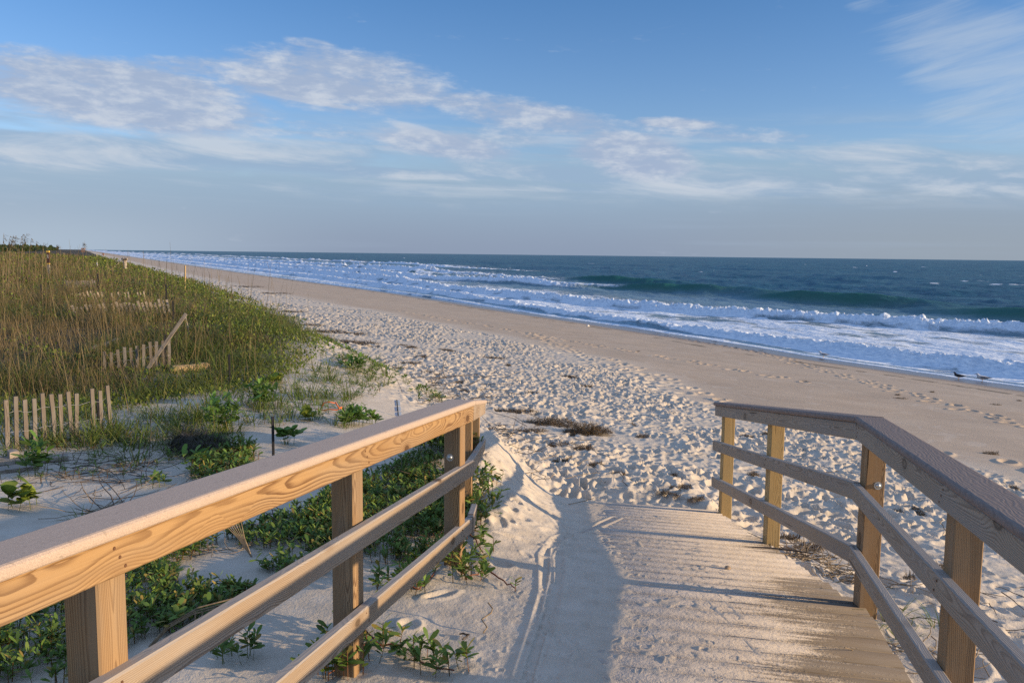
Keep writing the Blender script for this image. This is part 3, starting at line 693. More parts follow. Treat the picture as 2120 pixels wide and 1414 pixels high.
near = t.bump(t.m('MULTIPLY_ADD', fa, 1.5, t.m('MULTIPLY_ADD', s2, .7, t.m('MULTIPLY', f2, .35))), .55, .25)
nb = t.bump(t.m('MULTIPLY_ADD', s1, 1.0, t.m('MULTIPLY', s2, .25)), .7, 1.6, near)
t.set(b.inputs['Normal'], nb)
# wind-roughened water: the mirror share stays low even at a glancing view
gl = t.new('ShaderNodeBsdfGlossy'); gl.inputs['Roughness'].default_value = SEA_ROUGH; t.set(gl.inputs['Normal'], nb); t.set(gl.inputs['Color'], (.80, .92, 1.0, 1))
lw = t.new('ShaderNodeLayerWeight'); lw.inputs['Blend'].default_value = .5; t.set(lw.inputs['Normal'], nb)
fac = t.m('MULTIPLY', t.m('MULTIPLY_ADD', t.m('POWER', lw.outputs['Facing'], 3.0), t.m('MULTIPLY_ADD', fl, .40, t.m('MULTIPLY_ADD', gr, -.2, SEA_REFL)), .025), t.m('SUBTRACT', 1.0, t.m('MULTIPLY', fa, .9)))
mx = t.new('ShaderNodeMixShader'); t.set(mx.inputs[0], fac); t.l.new(b.outputs[0], mx.inputs[1]); t.l.new(gl.outputs[0], mx.inputs[2])
t.l.new(mx.outputs[0], t.n['Material Output'].inputs['Surface'])
# ================================================================== boardwalk and railings
def gz1(x, y): return float(ground_z(np.array([x]), np.array([y]))[0])
deckT = empty('boardwalk', (.6, 4.2, -.08), 'wooden beach ramp of grey planks, half buried under blown sand between two railings', 'boardwalk')
FWD = np.array([.215, .977]); LAT = np.array([.977, -.215])     # along and across the ramp
def deckpt(d, s): p = np.array([1.70, 3.98])+FWD*d+LAT*s; return float(p[0]), float(p[1]), float(-.06-(.0647 if d < 0 else .16)*d)
V = []; Q = []
rr = random.Random(4)
d = -3.4
while d < DECK_END-.02:
    dw = .138; d1 = min(d+dw, DECK_END)
    _, ya, _ = deckpt(d, 0); la, ra = lines_x(np.array([ya]))
    if d < 0:
        s1 = (float(ra[0])-1.70-FWD[0]*d)/LAT[0]+.085+rr.uniform(-.008, .008)
    else:
        s1 = (float(ra[0])-1.70-FWD[0]*d)/LAT[0]+.03+rr.uniform(-.012, .012)
    s0 = -2.12+rr.uniform(-.01, .01); dz = rr.uniform(-.0008, .0008)
    n0 = len(V)
    for (dd_, ss) in ((d, s0), (d, s1), (d1, s1), (d1, s0)):
        x_, y_, z_ = deckpt(dd_, ss)
        V.append((x_-.6, y_-4.2, z_+dz+.08))
    for k in range(4): a_ = V[n0+k]; V.append((a_[0], a_[1], a_[2]-.036))
    Q += [(n0, n0+1, n0+2, n0+3), (n0+7, n0+6, n0+5, n0+4)]+[(n0+k, n0+4+k, n0+4+(k+1) % 4, n0+(k+1) % 4) for k in range(4)]
    d += dw+.009
me = quads('planks', V, Q)
planks = link('planks', me, M['deck'], deckT)
# boards run across the ramp: turn the mesh so that its local x follows them
ang = math.atan2(LAT[1], LAT[0]); me.transform(Matrix.Rotation(-ang, 4, 'Z')); planks.rotation_euler = (0, 0, ang)
# framing timber under the right edge
for nm, d0, d1_, sof in (('stringer', -3.3, 0.0, .03), ('stringer', 0.02, 2.9, .0)):
    _, y0, _ = deckpt(d0, 0); _, y1, _ = deckpt(d1_, 0)
    r0 = float(lines_x(np.array([y0]))[1][0]); r1 = float(lines_x(np.array([y1]))[1][0])
    a_ = (r0+sof-.03, y0, deckpt(d0, 0)[2]-.14); b_ = (r1+sof-.03, y1, deckpt(d1_, 0)[2]-.14)
    prism(nm, a_, b_, .04, .19, M['deck'], deckT)
bm = bmesh.new(); bmesh.ops.create_cone(bm, cap_ends=True, segments=10, radius1=.0045, radius2=.0036, depth=.002)
screw_me = bpy.data.meshes.new('screw'); bm.to_mesh(screw_me); bm.free(); screw_me.materials.append(M['screw'])
def railing(label, P0, P1, P2, side, mats, posts, root_at, bolts):
    """P0..P2: inner line of the cap's top edge (far behind the viewer, corner, beach end); side +1 = right of the walk"""
    root = empty('railing', root_at, label, 'railing')
    P = [Vector(p) for p in (P0, P1, P2)]
    def lat(a, b): d_ = b-a; n = Vector((d_.y, -d_.x, 0)).normalized(); return n*side      # outward, away from the walk
    segs = ((P[0], P[1]), (P[1], P[2]))
    for k, (a, b) in enumerate(segs):
        n = lat(a, b); ax = (b-a).normalized(); X = ax
        o_l = lat(*segs[1-k]); bis = (n+o_l).normalized(); tn = math.tan(math.acos(max(-1, min(1, n.dot(bis)))))*(1 if (o_l-n).dot(ax) < 0 else -1)
        # mitre slope at the shared corner; local y of a prism points to the left of its run
        ysign = 1 if (Vector((0, 0, 1)).cross(X)).dot(n) > 0 else -1
        def mit(ysg):
            other = lat(*segs[1-k]); other_ax = (segs[1-k][1]-segs[1-k][0]); other_ax.z = 0; other_ax.normalize(); me_ax = Vector((ax.x, ax.y, 0)).normalized()
            Yl = Vector((0, 0, 1)).cross(X).normalized()
            # plane through the corner bisecting the two runs
            bi = (me_ax+other_ax).normalized(); return -Yl.dot(bi)/max(.3, me_ax.dot(bi))
        mc = mit(ysign); cut = (0, mc) if k == 0 else (mc, 0)
        def board(nm, off_n, off_z, w_, h_, m_, ex=0.0, sd=0, warp=.0, rnd=False):
            ax2 = ax*.003
            s_ = a+n*off_n+Vector((0, 0, off_z)); e_ = b+n*off_n+Vector((0, 0, off_z))
            # keep the corner joint on the bisecting plane whatever the offset
            sh = mc*off_n*ysign
            if k == 0: e_ = e_+ax*sh-ax2
            else: s_ = s_+ax*sh+ax2; e_ = e_+ax*ex
            return prism(nm, s_, e_, w_, h_, m_, root, ch=.012 if rnd else .005, cut=cut, nx=14, warp=warp, seed=sd, rnd=rnd)
        mc_ = mats['cap']
        cp = board('cap_board', .060, -.0155, .144, .031, mc_, .02, 1, rnd=True)
        bo3 = [board('top_rail', .019, -.031-.0435, .038, .085, mats['top'][k], .0, 2), board('middle_rail', .019, -.335-.043, .038, .087, mats['rail'][k], .03, 3+side, .004), board('lower_rail', .019, -.655-.043, .038, .087, mats['rail'][k], .03, 5+side, .004)]
        for bi_, b_ in enumerate(bo3):
            R3 = b_.rotation_euler.to_matrix(); org = Vector(root.location)+b_.location
            for (x_, y_, rot, zt, zb, m_) in posts:
                lp_ = R3.inverted() @ (Vector((x_, y_, org.z))-org); L_ = (b-a).length
                if not (.02 < lp_.x < L_-.02): continue
                for (sx, sz) in (((-.018, .024), (.0, .0), (.018, -.024)) if bi_ == 0 else ((-.014, .02), (.014, -.02))):
                    sc_ = link('screw', screw_me, None, b_); sc_.location = (lp_.x+sx+.004*math.sin(x_*90+bi_), -.0195*ysign, sz); sc_.rotation_euler = (math.radians(90)*ysign, 0, 0)
    for i, (x_, y_, rot, zt, zb, m_) in enumerate(posts):
        X = Vector((math.sin(rot), math.cos(rot), 0)); n = Vector((X.y, -X.x, 0))*side
        c_ = Vector((x_, y_, 0))+n*(.038+.0455)
        p = prism('post', (c_.x, c_.y, zb), (c_.x, c_.y, zt), .090, .090, M[m_], root, up=tuple(X), ch=.004, seed=i)
        if i in bolts:
            bz = bolts[i]
            bm = bmesh.new(); bmesh.ops.create_uvsphere(bm, u_segments=14, v_segments=8, radius=.0125)
            for v_ in bm.verts: v_.co.z = max(v_.co.z, 0)*.75
            bmesh.ops.create_circle(bm, cap_ends=True, segments=18, radius=.0195)
            me_ = bpy.data.meshes.new('bolt'); bm.to_mesh(me_); bm.free()
            for pl in me_.polygons: pl.use_smooth = True
            bo = link('bolt', me_, M['zinc'], p)
            wp = c_+Vector((0, 0, bz))-X*.0465+n*.012
            mw = Matrix.Translation(wp) @ (-X).to_track_quat('Z', 'Y').to_matrix().to_4x4()
            pm = Matrix.Translation(Vector(root.location)+p.location) @ p.rotation_euler.to_matrix().to_4x4()
            loc = pm.inverted() @ mw; bo.location = loc.to_translation(); bo.rotation_euler = loc.to_euler()
    return root
def cap_z(P0, P1, y): return P0[2]+(P1[2]-P0[2])*(y-P0[1])/(P1[1]-P0[1])
LB = (-.204, 4.4, .873); L0 = (-.842-.2426*1.47, .30, 1.066+.0734*1.47); LE = (-.217, 6.8, .446)
RB = (1.701, 3.98, .889); R0 = (1.404-.2152*1.8, .80, .969+.058*1.8); RE = (1.750, 6.95, .424)
th = math.radians
lp = []
for (x_, y_, rot) in ((-1.13, .58, 13.6), (-.842, 1.77, 14.5), (-.540, 3.06, 13.6), (-.215, 4.27, 13.0)):
    lp.append((x_, y_-.03, th(rot), cap_z(L0, LB, y_)-.03, -.45, 'post'))
lp += [(-.210, 5.2, 0.0, cap_z(LB, LE, 5.2)-.03, -.6, 'post'), (-.216, 6.55, 0.0, cap_z(LB, LE, 6.55)-.03, -.9, 'post')]
railing('left wooden railing, sunlit golden boards with a pale composite cap, posts sunk in sand', L0, LB, LE, -1,
        dict(cap=M['cap_l'], top=(M['golden'], M['pale']), rail=(M['pale'], M['pale'])), lp, (-.5, 3.2, 0), {3: .60})
rp = [(1.15, 1.42, th(12), cap_z(R0, RB, 1.42)-.03, -.5, 'greypost'), (1.404, 2.62, th(12), cap_z(R0, RB, 2.6)-.03, -.5, 'greypost'), (1.695, 3.95, th(5), .889-.03, -.5, 'greypost'),
      (1.722, 5.50, 0, cap_z(RB, RE, 5.5)-.03, -.8, 'newpost'), (1.745, 6.80, 0, cap_z(RB, RE, 6.8)-.03, -1.0, 'newpost')]
railing('right wooden railing in shade, weathered grey boards under a dark grained cap', R0, RB, RE, 1,
        dict(cap=M['cap_r'], top=(M['grey'], M['grey']), rail=(M['grey'], M['grey'])), rp, (1.6, 4.0, 0), {2: .565})
# ================================================================== dune vegetation
def field(n, r0, r1, a0, a1):
    """random spots, thinning with distance as r^-2; carried on, thinner, to the left of the photograph's edge"""
    m = int(n*.30*26/(a1-a0)) if a0 < -30 else 0
    r = r0*np.exp(rng.random(n+m)*math.log(r1/r0)); a = np.radians(np.concatenate([a0+(a1-a0)*rng.random(n), a0-26*rng.random(m)])); return r*np.sin(a), r*np.cos(a), r
UEV = np.array([8.4, 8.7, 9.2, 10, 11.4, 13.2, 20, 30, 50, 75, 110, 167, 400]); UEU = np.array([-9, .6, .9, 1.7, 2.6, 3.5, 4.9, 6.1, 6.9, 7.4, 7.2, 6.8, 6.4])
def veg_edge(u, v):
    """>0 inside the dune vegetation, metres from its seaward edge"""
    return np.interp(v, UEV, UEU)+1.9*(fbm(u*.5, v*.35, 3, 301)-.5)*np.clip(v/14, .5, 1.8)-u
def near_in(u, v): return sm(8.6, 10.0, v+.45*np.minimum(u, 1.2)*-1+2.6*(fbm(u*.7, v*.7, 3, 302)-.5))
def bare(u, v):
    """small sandy openings inside the dune"""
    g = np.exp(-(((u-3.3)/1.3)**2+((v-20.7)/.55)**2)); return 1-.97*sm(.30, .5, g)
GREENS = np.array([(.080, .112, .026), (.100, .135, .030), (.120, .150, .036), (.125, .130, .048), (.050, .070, .024)])
TANS = np.array([(.190, .145, .083), (.240, .185, .110), (.150, .112, .066), (.205, .145, .082)])
def pick(tab, n): return tab[rng.integers(0, len(tab), n)]*(.75+.5*rng.random((n, 1)))
pile = Pile()
N = 330000
x, y, r = field(N, 7.5, 170, -36, -1); u, v = uv(x, y)
e = veg_edge(u, v); pr = sm(-.4, 1.1, e)*near_in(u, v)*bare(u, v)*(u > -70)
tuss = fbm(x*1.3, y*1.3, 3, 303)
big = fbm(x*.42, y*.42, 3, 306); keep = rng.random(len(x)) < pr*(.22+1.0*sm(.36, .58, tuss))*(.45+.75*sm(.35, .55, big))
x, y, r, u, v, e = [q[keep] for q in (x, y, r, u, v, e)]; n = len(x)
z = ground_z(x, y)
inland = sm(3.0, -2.5, u+2.0*(fbm(x*.25, y*.25, 2, 304)-.5))       # taller and browner away from the sea
big = fbm(x*.42, y*.42, 3, 306); bp_ = fbm(x*.9+7, y*.9, 3, 307)
brown = rng.random(n) < np.clip((.26+.70*inland*sm(9, 15, v)+.15*sm(30, 70, r))*(.45+1.3*sm(.36, .58, bp_)), 0, .95)
hh = (.10+.12*inland*sm(12, 28, v)+.08*inland+.08*rng.random(n))*(.6+.8*rng.random(n))*np.where(brown, 1.3, 1.0)*(.55+.9*sm(.35, .65, big))
col = np.where(brown[:, None], pick(TANS, n), pick(GREENS, n)); col[:] *= (.8+.5*fbm(x*.8, y*.8, 2, 305))[:, None]
wd = np.maximum(.006, r*.00050)*(.7+.6*rng.random(n))
azm = rng.random(n)*2*math.pi; lean = rng.random(n)
V, Q, C = blades(np.stack([x, y, z-.02], 1), azm, np.radians(88-38*lean), np.radians(-20-75*rng.random(n)), hh*1.15, wd, [1, .9, .6, .12], col, col*np.array([1.25, 1.12, .95]), 3)
pile.add(V, Q, C)
# long arching blades along the near edge
x, y, r = field(40000, 8.0, 22, -34, -9); u, v = uv(x, y); e = veg_edge(u, v); k = rng.random(len(x)) < sm(.0, .6, e)*near_in(u, v)*sm(.48, .62, fbm(x*1.1, y*1.1, 3, 308))*.7
x, y, r = [q[k] for q in (x, y, r)]; n = len(x); col = pick(GREENS*1.25, n)
V, Q, C = blades(np.stack([x, y, ground_z(x, y)-.02], 1), rng.random(n)*6.283, np.radians(85-35*rng.random(n)), np.radians(-50-80*rng.random(n)), .30+.38*rng.random(n), np.maximum(.007, r*.0006)*(.7+.6*rng.random(n)), [1, .95, .8, .5, .1], col, col*np.array([1.4, 1.2, .9]), 4)
pile.add(V, Q, C)
tag(link('dune_grass', pile.mesh('dune_grass'), M['grass']), 'dense green and straw-brown grass covering the dune beyond the sand fences', 'grass', kind='stuff')
# low leafy creepers, brightest along the seaward edge
pile = Pile(); N = 210000
x, y, r = field(N, 8.5, 130, -33, 2); u, v = uv(x, y); e = veg_edge(u, v)
cl = fbm(x*.55, y*.55, 3, 311)
pr = sm(-.15, .25, e)*near_in(u, v)*bare(u, v)*np.maximum(sm(3.2, .8, e)*.85, sm(.50, .60, cl)*.85)*(u > -9)
keep = rng.random(len(x)) < pr; x, y, r, u, v, e = [q[keep] for q in (x, y, r, u, v, e)]; n = len(x)
mound = .05+.55*sm(.30, .75, fbm(x*.75, y*.75, 3, 312))*sm(0, 1.6, e)
z = ground_z(x, y)+mound*(rng.random(n)**.45)
col = pick(np.array([(.165, .220, .034), (.140, .195, .034), (.105, .150, .028), (.205, .240, .042), (.075, .105, .026), (.180, .170, .055)]), n)
rust = (fbm(x*.6, y*.6, 2, 313) > .60) & (e < .9) & (rng.random(n) < .6); col[rust] = pick(np.array([(.23, .085, .035), (.27, .13, .04)]), rust.sum())
sz = np.maximum(.040, r*.0018)*(.6+.7*rng.random(n))
V, Q, C = blades(np.stack([x, y, z], 1), rng.random(n)*6.283, np.radians(25+60*rng.random(n)), np.radians(-40*rng.random(n)), sz, sz*.6, [.35, 1, .8, .15], col, col*1.15, 3)
pile.add(V, Q, C)
tag(link('dune_creeper', pile.mesh('dune_creeper'), M['leaf']), 'mat of bright green leafy creepers along the seaward edge of the dune', 'ground cover', kind='stuff')
# dry upright stalks of sea oats, taller than the rest
pile = Pile(); N = 15000
x, y, r = field(N, 9.0, 110, -36, -3); u, v = uv(x, y); e = veg_edge(u, v)
pr = sm(.0, .6, e)*near_in(u, v)*bare(u, v)*(.30+.7*sm(3.5, -1.5, u))*(u > -30)
keep = rng.random(len(x)) < pr*.62*(.25+1.3*sm(.4, .62, fbm(x*.35, y*.35, 3, 309))); x, y, r, u = [q[keep] for q in (x, y, r, u)]; n = len(x); z = ground_z(x, y)
hh = (.30+.75*rng.random(n)**1.7)*(.7+.3*sm(3, -4, u)); wd = np.maximum(.0045, r*.00036)*(.7+.5*rng.random(n))
col = pick(TANS*.95, n)
V, Q, C = blades(np.stack([x, y, z-.02], 1), rng.random(n)*6.283, np.radians(90-26*rng.random(n)**1.5), np.radians(-3-32*rng.random(n)**2), hh, wd, [1, .9, .8, .7, .5], col, col*1.1, 4)
pile.add(V, Q, C)
# their thin drooping dry leaves
k = rng.random(n) < .8; m_ = k.sum()
V, Q, C = blades(np.stack([x[k], y[k], z[k]+hh[k]*(.15+.5*rng.random(m_))], 1), rng.random(m_)*6.283, np.radians(60-50*rng.random(m_)), np.radians(-110*rng.random(m_)), hh[k]*.4, wd[k]*.8, [1, .8, .5, .1], col[k]*.95, None, 3)
pile.add(V, Q, C)
# the tallest thin ones, standing clear of the mat
x, y, r = field(2600, 11, 60, -33, -5); u, v = uv(x, y); e = veg_edge(u, v); k = rng.random(len(x)) < sm(.2, 1.0, e)*near_in(u, v)*.17
x, y, r = [q[k] for q in (x, y, r)]; n = len(x); col = pick(TANS*.8, n)
V, Q, C = blades(np.stack([x, y, ground_z(x, y)-.02], 1), rng.random(n)*6.283, np.radians(88-16*rng.random(n)), np.radians(-16*rng.random(n)), .8+.7*rng.random(n), np.maximum(.006, r*.00042), [1, .9, .8, .6, .35], col, col*1.05, 4)
pile.add(V, Q, C)
tag(link('dry_stalks', pile.mesh('dry_stalks'), M['straw']), 'thin dry tan stalks standing up through the dune grass', 'dry stalks', kind='stuff')
# far scrub along the top of the dune
pile = Pile(); n = 12000
a_ = np.radians(-36+13*rng.random(n)); r = 170*np.exp(rng.random(n)*1.3); x = r*np.sin(a_); y = r*np.cos(a_); u, v = uv(x, y); k = u < -14
x, y, r, u, v = [q[k] for q in (x, y, r, u, v)]; n = len(x)
top = (.1+.5*fbm(x*.03, y*.03, 3, 321))*sm(-14, -40, u)+.1
z = ground_z(x, y)+top*rng.random(n)**.5; sz = r*.0042*(.5+rng.random(n)); col = pick(np.array([(.030, .050, .022), (.042, .062, .026), (.060, .070, .030)]), n)
V, Q, C = blades(np.stack([x, y, z], 1), rng.random(n)*6.283, np.radians(10+70*rng.random(n)), np.radians(-40*rng.random(n)), sz, sz*.7, [.4, 1, .8, .2], col, None, 3)
pile.add(V, Q, C)
tag(link('far_scrub', pile.mesh('far_scrub'), M['leaf']), 'dark green scrub along the horizon behind the dune', 'scrub', kind='stuff')
# ================================================================== leafy mats by the railing
def rosettes(pile, x, y, z, hgt, nl, ln, cols, stemcol=(.14, .06, .03), wr=.30):
    n = len(x); hz = hgt*(.7+.6*rng.random(n)); laz = rng.random(n)*6.283; lt = .5*rng.random(n)*hz
    tx = x+lt*np.cos(laz); ty = y+lt*np.sin(laz); tz = z+hz
    # stems
    d = np.stack([tx-x, ty-y, tz-z+.02], 1); L = np.linalg.norm(d, axis=1)
    sc = np.tile(np.array(stemcol), (n, 1))*(.7+.6*rng.random((n, 1)))
    V, Q, C = blades(np.stack([x, y, z-.02], 1), laz, np.arcsin(np.clip(d[:, 2]/L, -1, 1)), np.zeros(n), L, np.full(n, .0045), [1, .9, .7], sc, None, 2)
    pile.add(V, Q, C)
    for k in range(nl):
        f = .35+.65*rng.random(n); b = np.stack([x+(tx-x)*f, y+(ty-y)*f, z+(tz-z)*f], 1)
        a = rng.random(n)*6.283; l = ln*(.55+.7*rng.random(n)); c = pick(cols, n)*(.8+.4*f)[:, None]
        V, Q, C = blades(b, a, np.radians(12+62*rng.random(n)*f), np.radians(-30+25*rng.random(n)), l, l*wr*(.8+.4*rng.random(n)), [.22, .75, 1, .5], c, c*np.array([1.12, 1.08, 1.0]), 3, (rng.random(n)-.5)*1.1)
        pile.add(V, Q, C)
PURS = np.array([(.100, .180, .040), (.120, .205, .045), (.150, .235, .050), (.065, .120, .034), (.150, .215, .050), (.090, .165, .036), (.080, .140, .034), (.26, .20, .055)])
def inpoly(x, y, P):
    c = np.zeros(len(x), bool); j = len(P)-1
    for i in range(len(P)):
        xi, yi = P[i]; xj, yj = P[j]
        c ^= ((yi > y) != (yj > y)) & (x < (xj-xi)*(y-yi)/(yj-yi+1e-12)+xi); j = i
    return c
def matpatch(label, poly_px, dens, hgt, nl, ln, seed, name='ground_cover', thr=.42, wr=.32, cols=PURS):
    P = [at(*p)[:2] for p in poly_px]; xs = [p[0] for p in P]; ys = [p[1] for p in P]
    A = (max(xs)-min(xs))*(max(ys)-min(ys)); n = int(A*dens)
    x = min(xs)+(max(xs)-min(xs))*rng.random(n); y = min(ys)+(max(ys)-min(ys))*rng.random(n)
    k = inpoly(x, y, P) & (fbm(x*2.6, y*2.6, 3, seed) > thr-.10*rng.random(n)); x = x[k]; y = y[k]
    pl = Pile(); rosettes(pl, x, y, ground_z(x, y), hgt, nl, ln, cols, wr=wr)
    o = link(name, pl.mesh(name), M['leaf']); return tag(o, label, 'ground cover', kind='stuff')
matpatch('low mat of glossy green succulent leaves behind the left railing near its first post', [(-60, 1330), (130, 1240), (290, 1140), (420, 1130), (560, 1085), (700, 1030), (740, 1080), (700, 1180), (560, 1230), (470, 1270), (330, 1330), (230, 1420), (-60, 1440)], 950, .065, 8, .040, 401, thr=.41)
matpatch('low mat of glossy green succulent leaves between the left railing posts', [(700, 1010), (790, 985), (870, 940), (930, 960), (950, 1040), (940, 1120), (870, 1180), (790, 1170), (700, 1160), (640, 1170), (620, 1090)], 1000, .075, 8, .040, 402, thr=.38)
matpatch('clump of green succulent leaves growing beside the dark stake', [(400, 970), (440, 930), (500, 925), (540, 945), (520, 985), (440, 1010), (395, 1000)], 620, .10, 8, .05, 403, thr=.25)
matpatch('clump of green succulent leaves by the last left railing posts', [(860, 915), (900, 890), (950, 890), (990, 940), (940, 950), (880, 945)], 520, .12, 8, .05, 404, thr=.25)
matpatch('small green leaves sprouting along the foot of the left railing corner', [(960, 1000), (1000, 985), (1018, 1040), (1000, 1090), (965, 1120)], 420, .10, 8, .05, 405, thr=.2)

matpatch('sparse low green sprouts on the white sand at the foot of the dune grass', [(380, 850), (470, 825), (560, 800), (640, 770), (700, 740), (790, 750), (800, 800), (760, 850), (690, 880), (600, 880), (500, 890), (400, 905)], 75, .06, 6, .05, 406, thr=.47, cols=np.array([(.085, .16, .035), (.11, .18, .045), (.14, .17, .06)]), wr=.2)
matpatch('sparse low green sprouts around the near sand fence', [(-40, 950), (100, 925), (230, 900), (380, 900), (420, 950), (300, 990), (120, 1000), (-60, 1010)], 120, .06, 6, .05, 407, thr=.47, cols=np.array([(.085, .15, .035), (.11, .17, .045), (.16, .17, .06)]), wr=.18)
matpatch('trailing green vines over the toe of the dune beside the trampled sand', [(640, 720), (700, 715), (760, 745), (850, 790), (930, 830), (880, 840), (800, 800), (700, 760)], 38, .05, 6, .06, 408, thr=.50, cols=np.array([(.10, .18, .035), (.13, .19, .04)]), wr=.4)
# ================================================================== single plants
def at2(px, py): p = at(px, py); return float(p[0]), float(p[1]), float(p[2])
def grass_mesh(nb, h, spread, cols, wmin=.007, bend=80, lean=45):
    n = nb; a = rng.random(n)*6.283; q = rng.random(n)**.5*spread
    b = np.stack([q*np.cos(a), q*np.sin(a), np.full(n, -.03)], 1); c = pick(cols, n)
    hh = h*(.5+.7*rng.random(n))
    V, Q, C = blades(b, a+rng.normal(0, .7, n), np.radians(88-lean*rng.random(n)), np.radians(-10-bend*rng.random(n)), hh, wmin*(.7+.6*rng.random(n)), [1, .95, .8, .5, .08], c, c*np.array([1.3, 1.15, .9]), 4)
    p = Pile(); p.add(V, Q, C); return p.mesh('grass_tuft')
BG = np.array([(.115, .180, .040), (.095, .155, .036), (.150, .205, .055), (.140, .170, .050), (.21, .18, .075)])
tm = [grass_mesh(26, .30, .05, BG), grass_mesh(18, .24, .04, BG), grass_mesh(34, .36, .08, BG, .008, 95, 55), grass_mesh(12, .28, .03, BG, .006, 60, 30)]
tuftL = 'tuft of green beach grass rooted in white sand between the left railing and the dune'
tp = [(470, 850, 0), (500, 838, 2), (535, 850, 0), (560, 830, 1), (590, 815, 0), (610, 800, 3), (640, 790, 1), (655, 770, 0), (680, 765, 3), (700, 790, 0), (720, 775, 1), (745, 760, 0), (755, 745, 3), (705, 745, 1), (735, 800, 3), (760, 800, 1),
      (640, 825, 2), (665, 840, 0), (690, 820, 2), (715, 830, 0), (735, 820, 1), (660, 860, 3), (690, 880, 0), (712, 885, 0), (620, 845, 1), (600, 860, 0), (765, 790, 3), (780, 765, 1), (790, 800, 1), (540, 800, 2), (520, 815, 2), (575, 790, 0),
      (380, 905, 2), (345, 890, 2), (300, 905, 0), (260, 930, 2), (320, 925, 2), (405, 880, 2), (430, 900, 0), (150, 930, 2), (60, 930, 2), (10, 915, 2), (25, 945, 0), (230, 900, 0), (200, 945, 1), (570, 885, 3), (285, 960, 2), (355, 945, 0),
      (870, 815, 1), (890, 825, 3), (840, 795, 1), (915, 830, 1), (185, 920, 0), (100, 915, 2), (450, 925, 3), (30, 880, 2), (270, 885, 2), (215, 870, 0), (330, 870, 2), (380, 855, 2), (420, 870, 0), (300, 860, 2)]
_q = random.Random(11)
for k in range(62):
    a_ = _q.random(); tp.append((380+a_*420+_q.uniform(-60, 60), 905-a_*130+_q.uniform(-38, 34), _q.randrange(4)))
for k in range(40): tp.append((_q.uniform(-20, 400), _q.uniform(865, 925), _q.choice((0, 2, 2))))
for i, (px, py, k) in enumerate(tp):
    o = link('grass_tuft', tm[k], M['grass'], None, at2(px, py)); o.rotation_euler = (0, 0, i*2.399); s = .75+.5*((i*37) % 11)/10; o.scale = (s, s, s)
    tag(o, tuftL, 'grass tuft', 'beach grass tufts beyond the left railing')
sparse = [((425, 1040), 3, 'wispy upright grass sprig behind the left cap board, left of the dark stake'), ((590, 920), 3, 'single upright grass sprig right beside the dark stake'), ((165, 1085), 1, 'thin grass sprig on the sand just above the pale cap board, far left'),
          ((820, 1010), 3, 'tall thin grass sprig among the leaves between the left railing posts'), ((450, 1350), 1, 'bent blue-green grass sprig on shaded sand below the middle rail'), ((105, 1330), 3, 'green grass sprig beside the nearest left railing post'),
          ((1790, 1250), 3, 'small grass sprig growing at the foot of the right corner post'), ((1842, 1290), 0, 'green grass tuft growing along the edge of the ramp under the right railing'), ((1868, 1330), 1, 'second green grass tuft along the ramp edge, nearer than the first'), ((1940, 1300), 1, 'green grass tuft between the right railing and the sand outside it')]
for (px, k, lab) in sparse:
    o = link('grass_sprig', tm[k], M['grass'], None, at2(*px)); o.rotation_euler = (0, 0, px[0]*.7); o.scale = (.75, .75, .75); tag(o, lab, 'grass')
def leafplant(name, px, label, n, spread, hgt, nl, ln, cols, wr=.42, cat='plant'):
    X = at2(*px); a = rng.random(n)*6.283; q = rng.random(n)**.6*spread
    pl = Pile(); rosettes(pl, q*np.cos(a), q*np.sin(a), np.zeros(n), hgt, nl, ln, cols, wr=wr, stemcol=(.10, .13, .04))
    me = pl.mesh(name); return tag(link(name, me, M['leaf'], None, X), label, cat)
BRT = np.array([(.090, .190, .035), (.110, .215, .045), (.075, .155, .035), (.145, .230, .060)])
VIN = np.array([(.150, .215, .030), (.110, .180, .030), (.190, .240, .035)])
leafplant('sea_rocket', (736, 882), 'bright green leafy rosette plant on white sand just beyond the left cap board', 30, .13, .13, 8, .075, BRT)
leafplant('sea_rocket', (770, 878), 'small bright green leafy plant right of the larger rosette', 12, .07, .09, 7, .06, BRT)
leafplant('leafy_shrub', (460, 895), 'tall bright green leafy shrub between the sand fence and the dark stake', 34, .18, .26, 9, .07, BRT)
leafplant('leafy_shrub', (545, 845), 'green leafy shrub at the foot of the dune grass, above the dark stake', 26, .15, .20, 9, .07, BRT)
leafplant('leafy_shrub', (735, 765), 'green leafy shrub at the beach end of the dune creepers', 22, .16, .16, 8, .08, BRT)
leafplant('broadleaf_weed', (598, 922), 'small plant with broad green leaves beside the dark stake', 7, .05, .13, 4, .10, BRT, .62)
leafplant('leafy_weed', (78, 985), 'upright leafy green weed in front of the driftwood planks', 9, .06, .22, 9, .085, BRT)
leafplant('leafy_weed', (405, 985), 'small leafy green weed in front of the dark fibrous log', 5, .04, .14, 8, .07, BRT)
leafplant('beach_vine', (45, 1052), 'round-leaved yellow-green vine on sand above the far left cap board', 9, .11, .12, 5, .085, VIN, .85)
leafplant('beach_vine', (640, 870), 'round-leaved vine plant on the sand right of the grass tufts', 6, .07, .07, 4, .08, VIN, .85)
leafplant('beach_vine', (565, 795), 'yellow-green round-leaved vine at the edge of the dune grass', 8, .12, .08, 4, .09, VIN, .85)
leafplant('leafy_sprig', (320, 1005), 'little dark green leafy sprig on sand behind the cap board', 7, .09, .07, 7, .05, PURS)
leafplant('leafy_sprig', (500, 1375), 'leafy green sprig on the shaded sand below the middle rail', 9, .08, .09, 7, .05, PURS)
leafplant('leafy_sprig', (395, 1305), 'leafy sprig in deep shade under the middle left rail', 10, .10, .10, 7, .05, PURS)
leafplant('leafy_bush', (905, 935), 'small rounded green bush behind the second left railing post', 40, .20, .16, 8, .055, PURS)
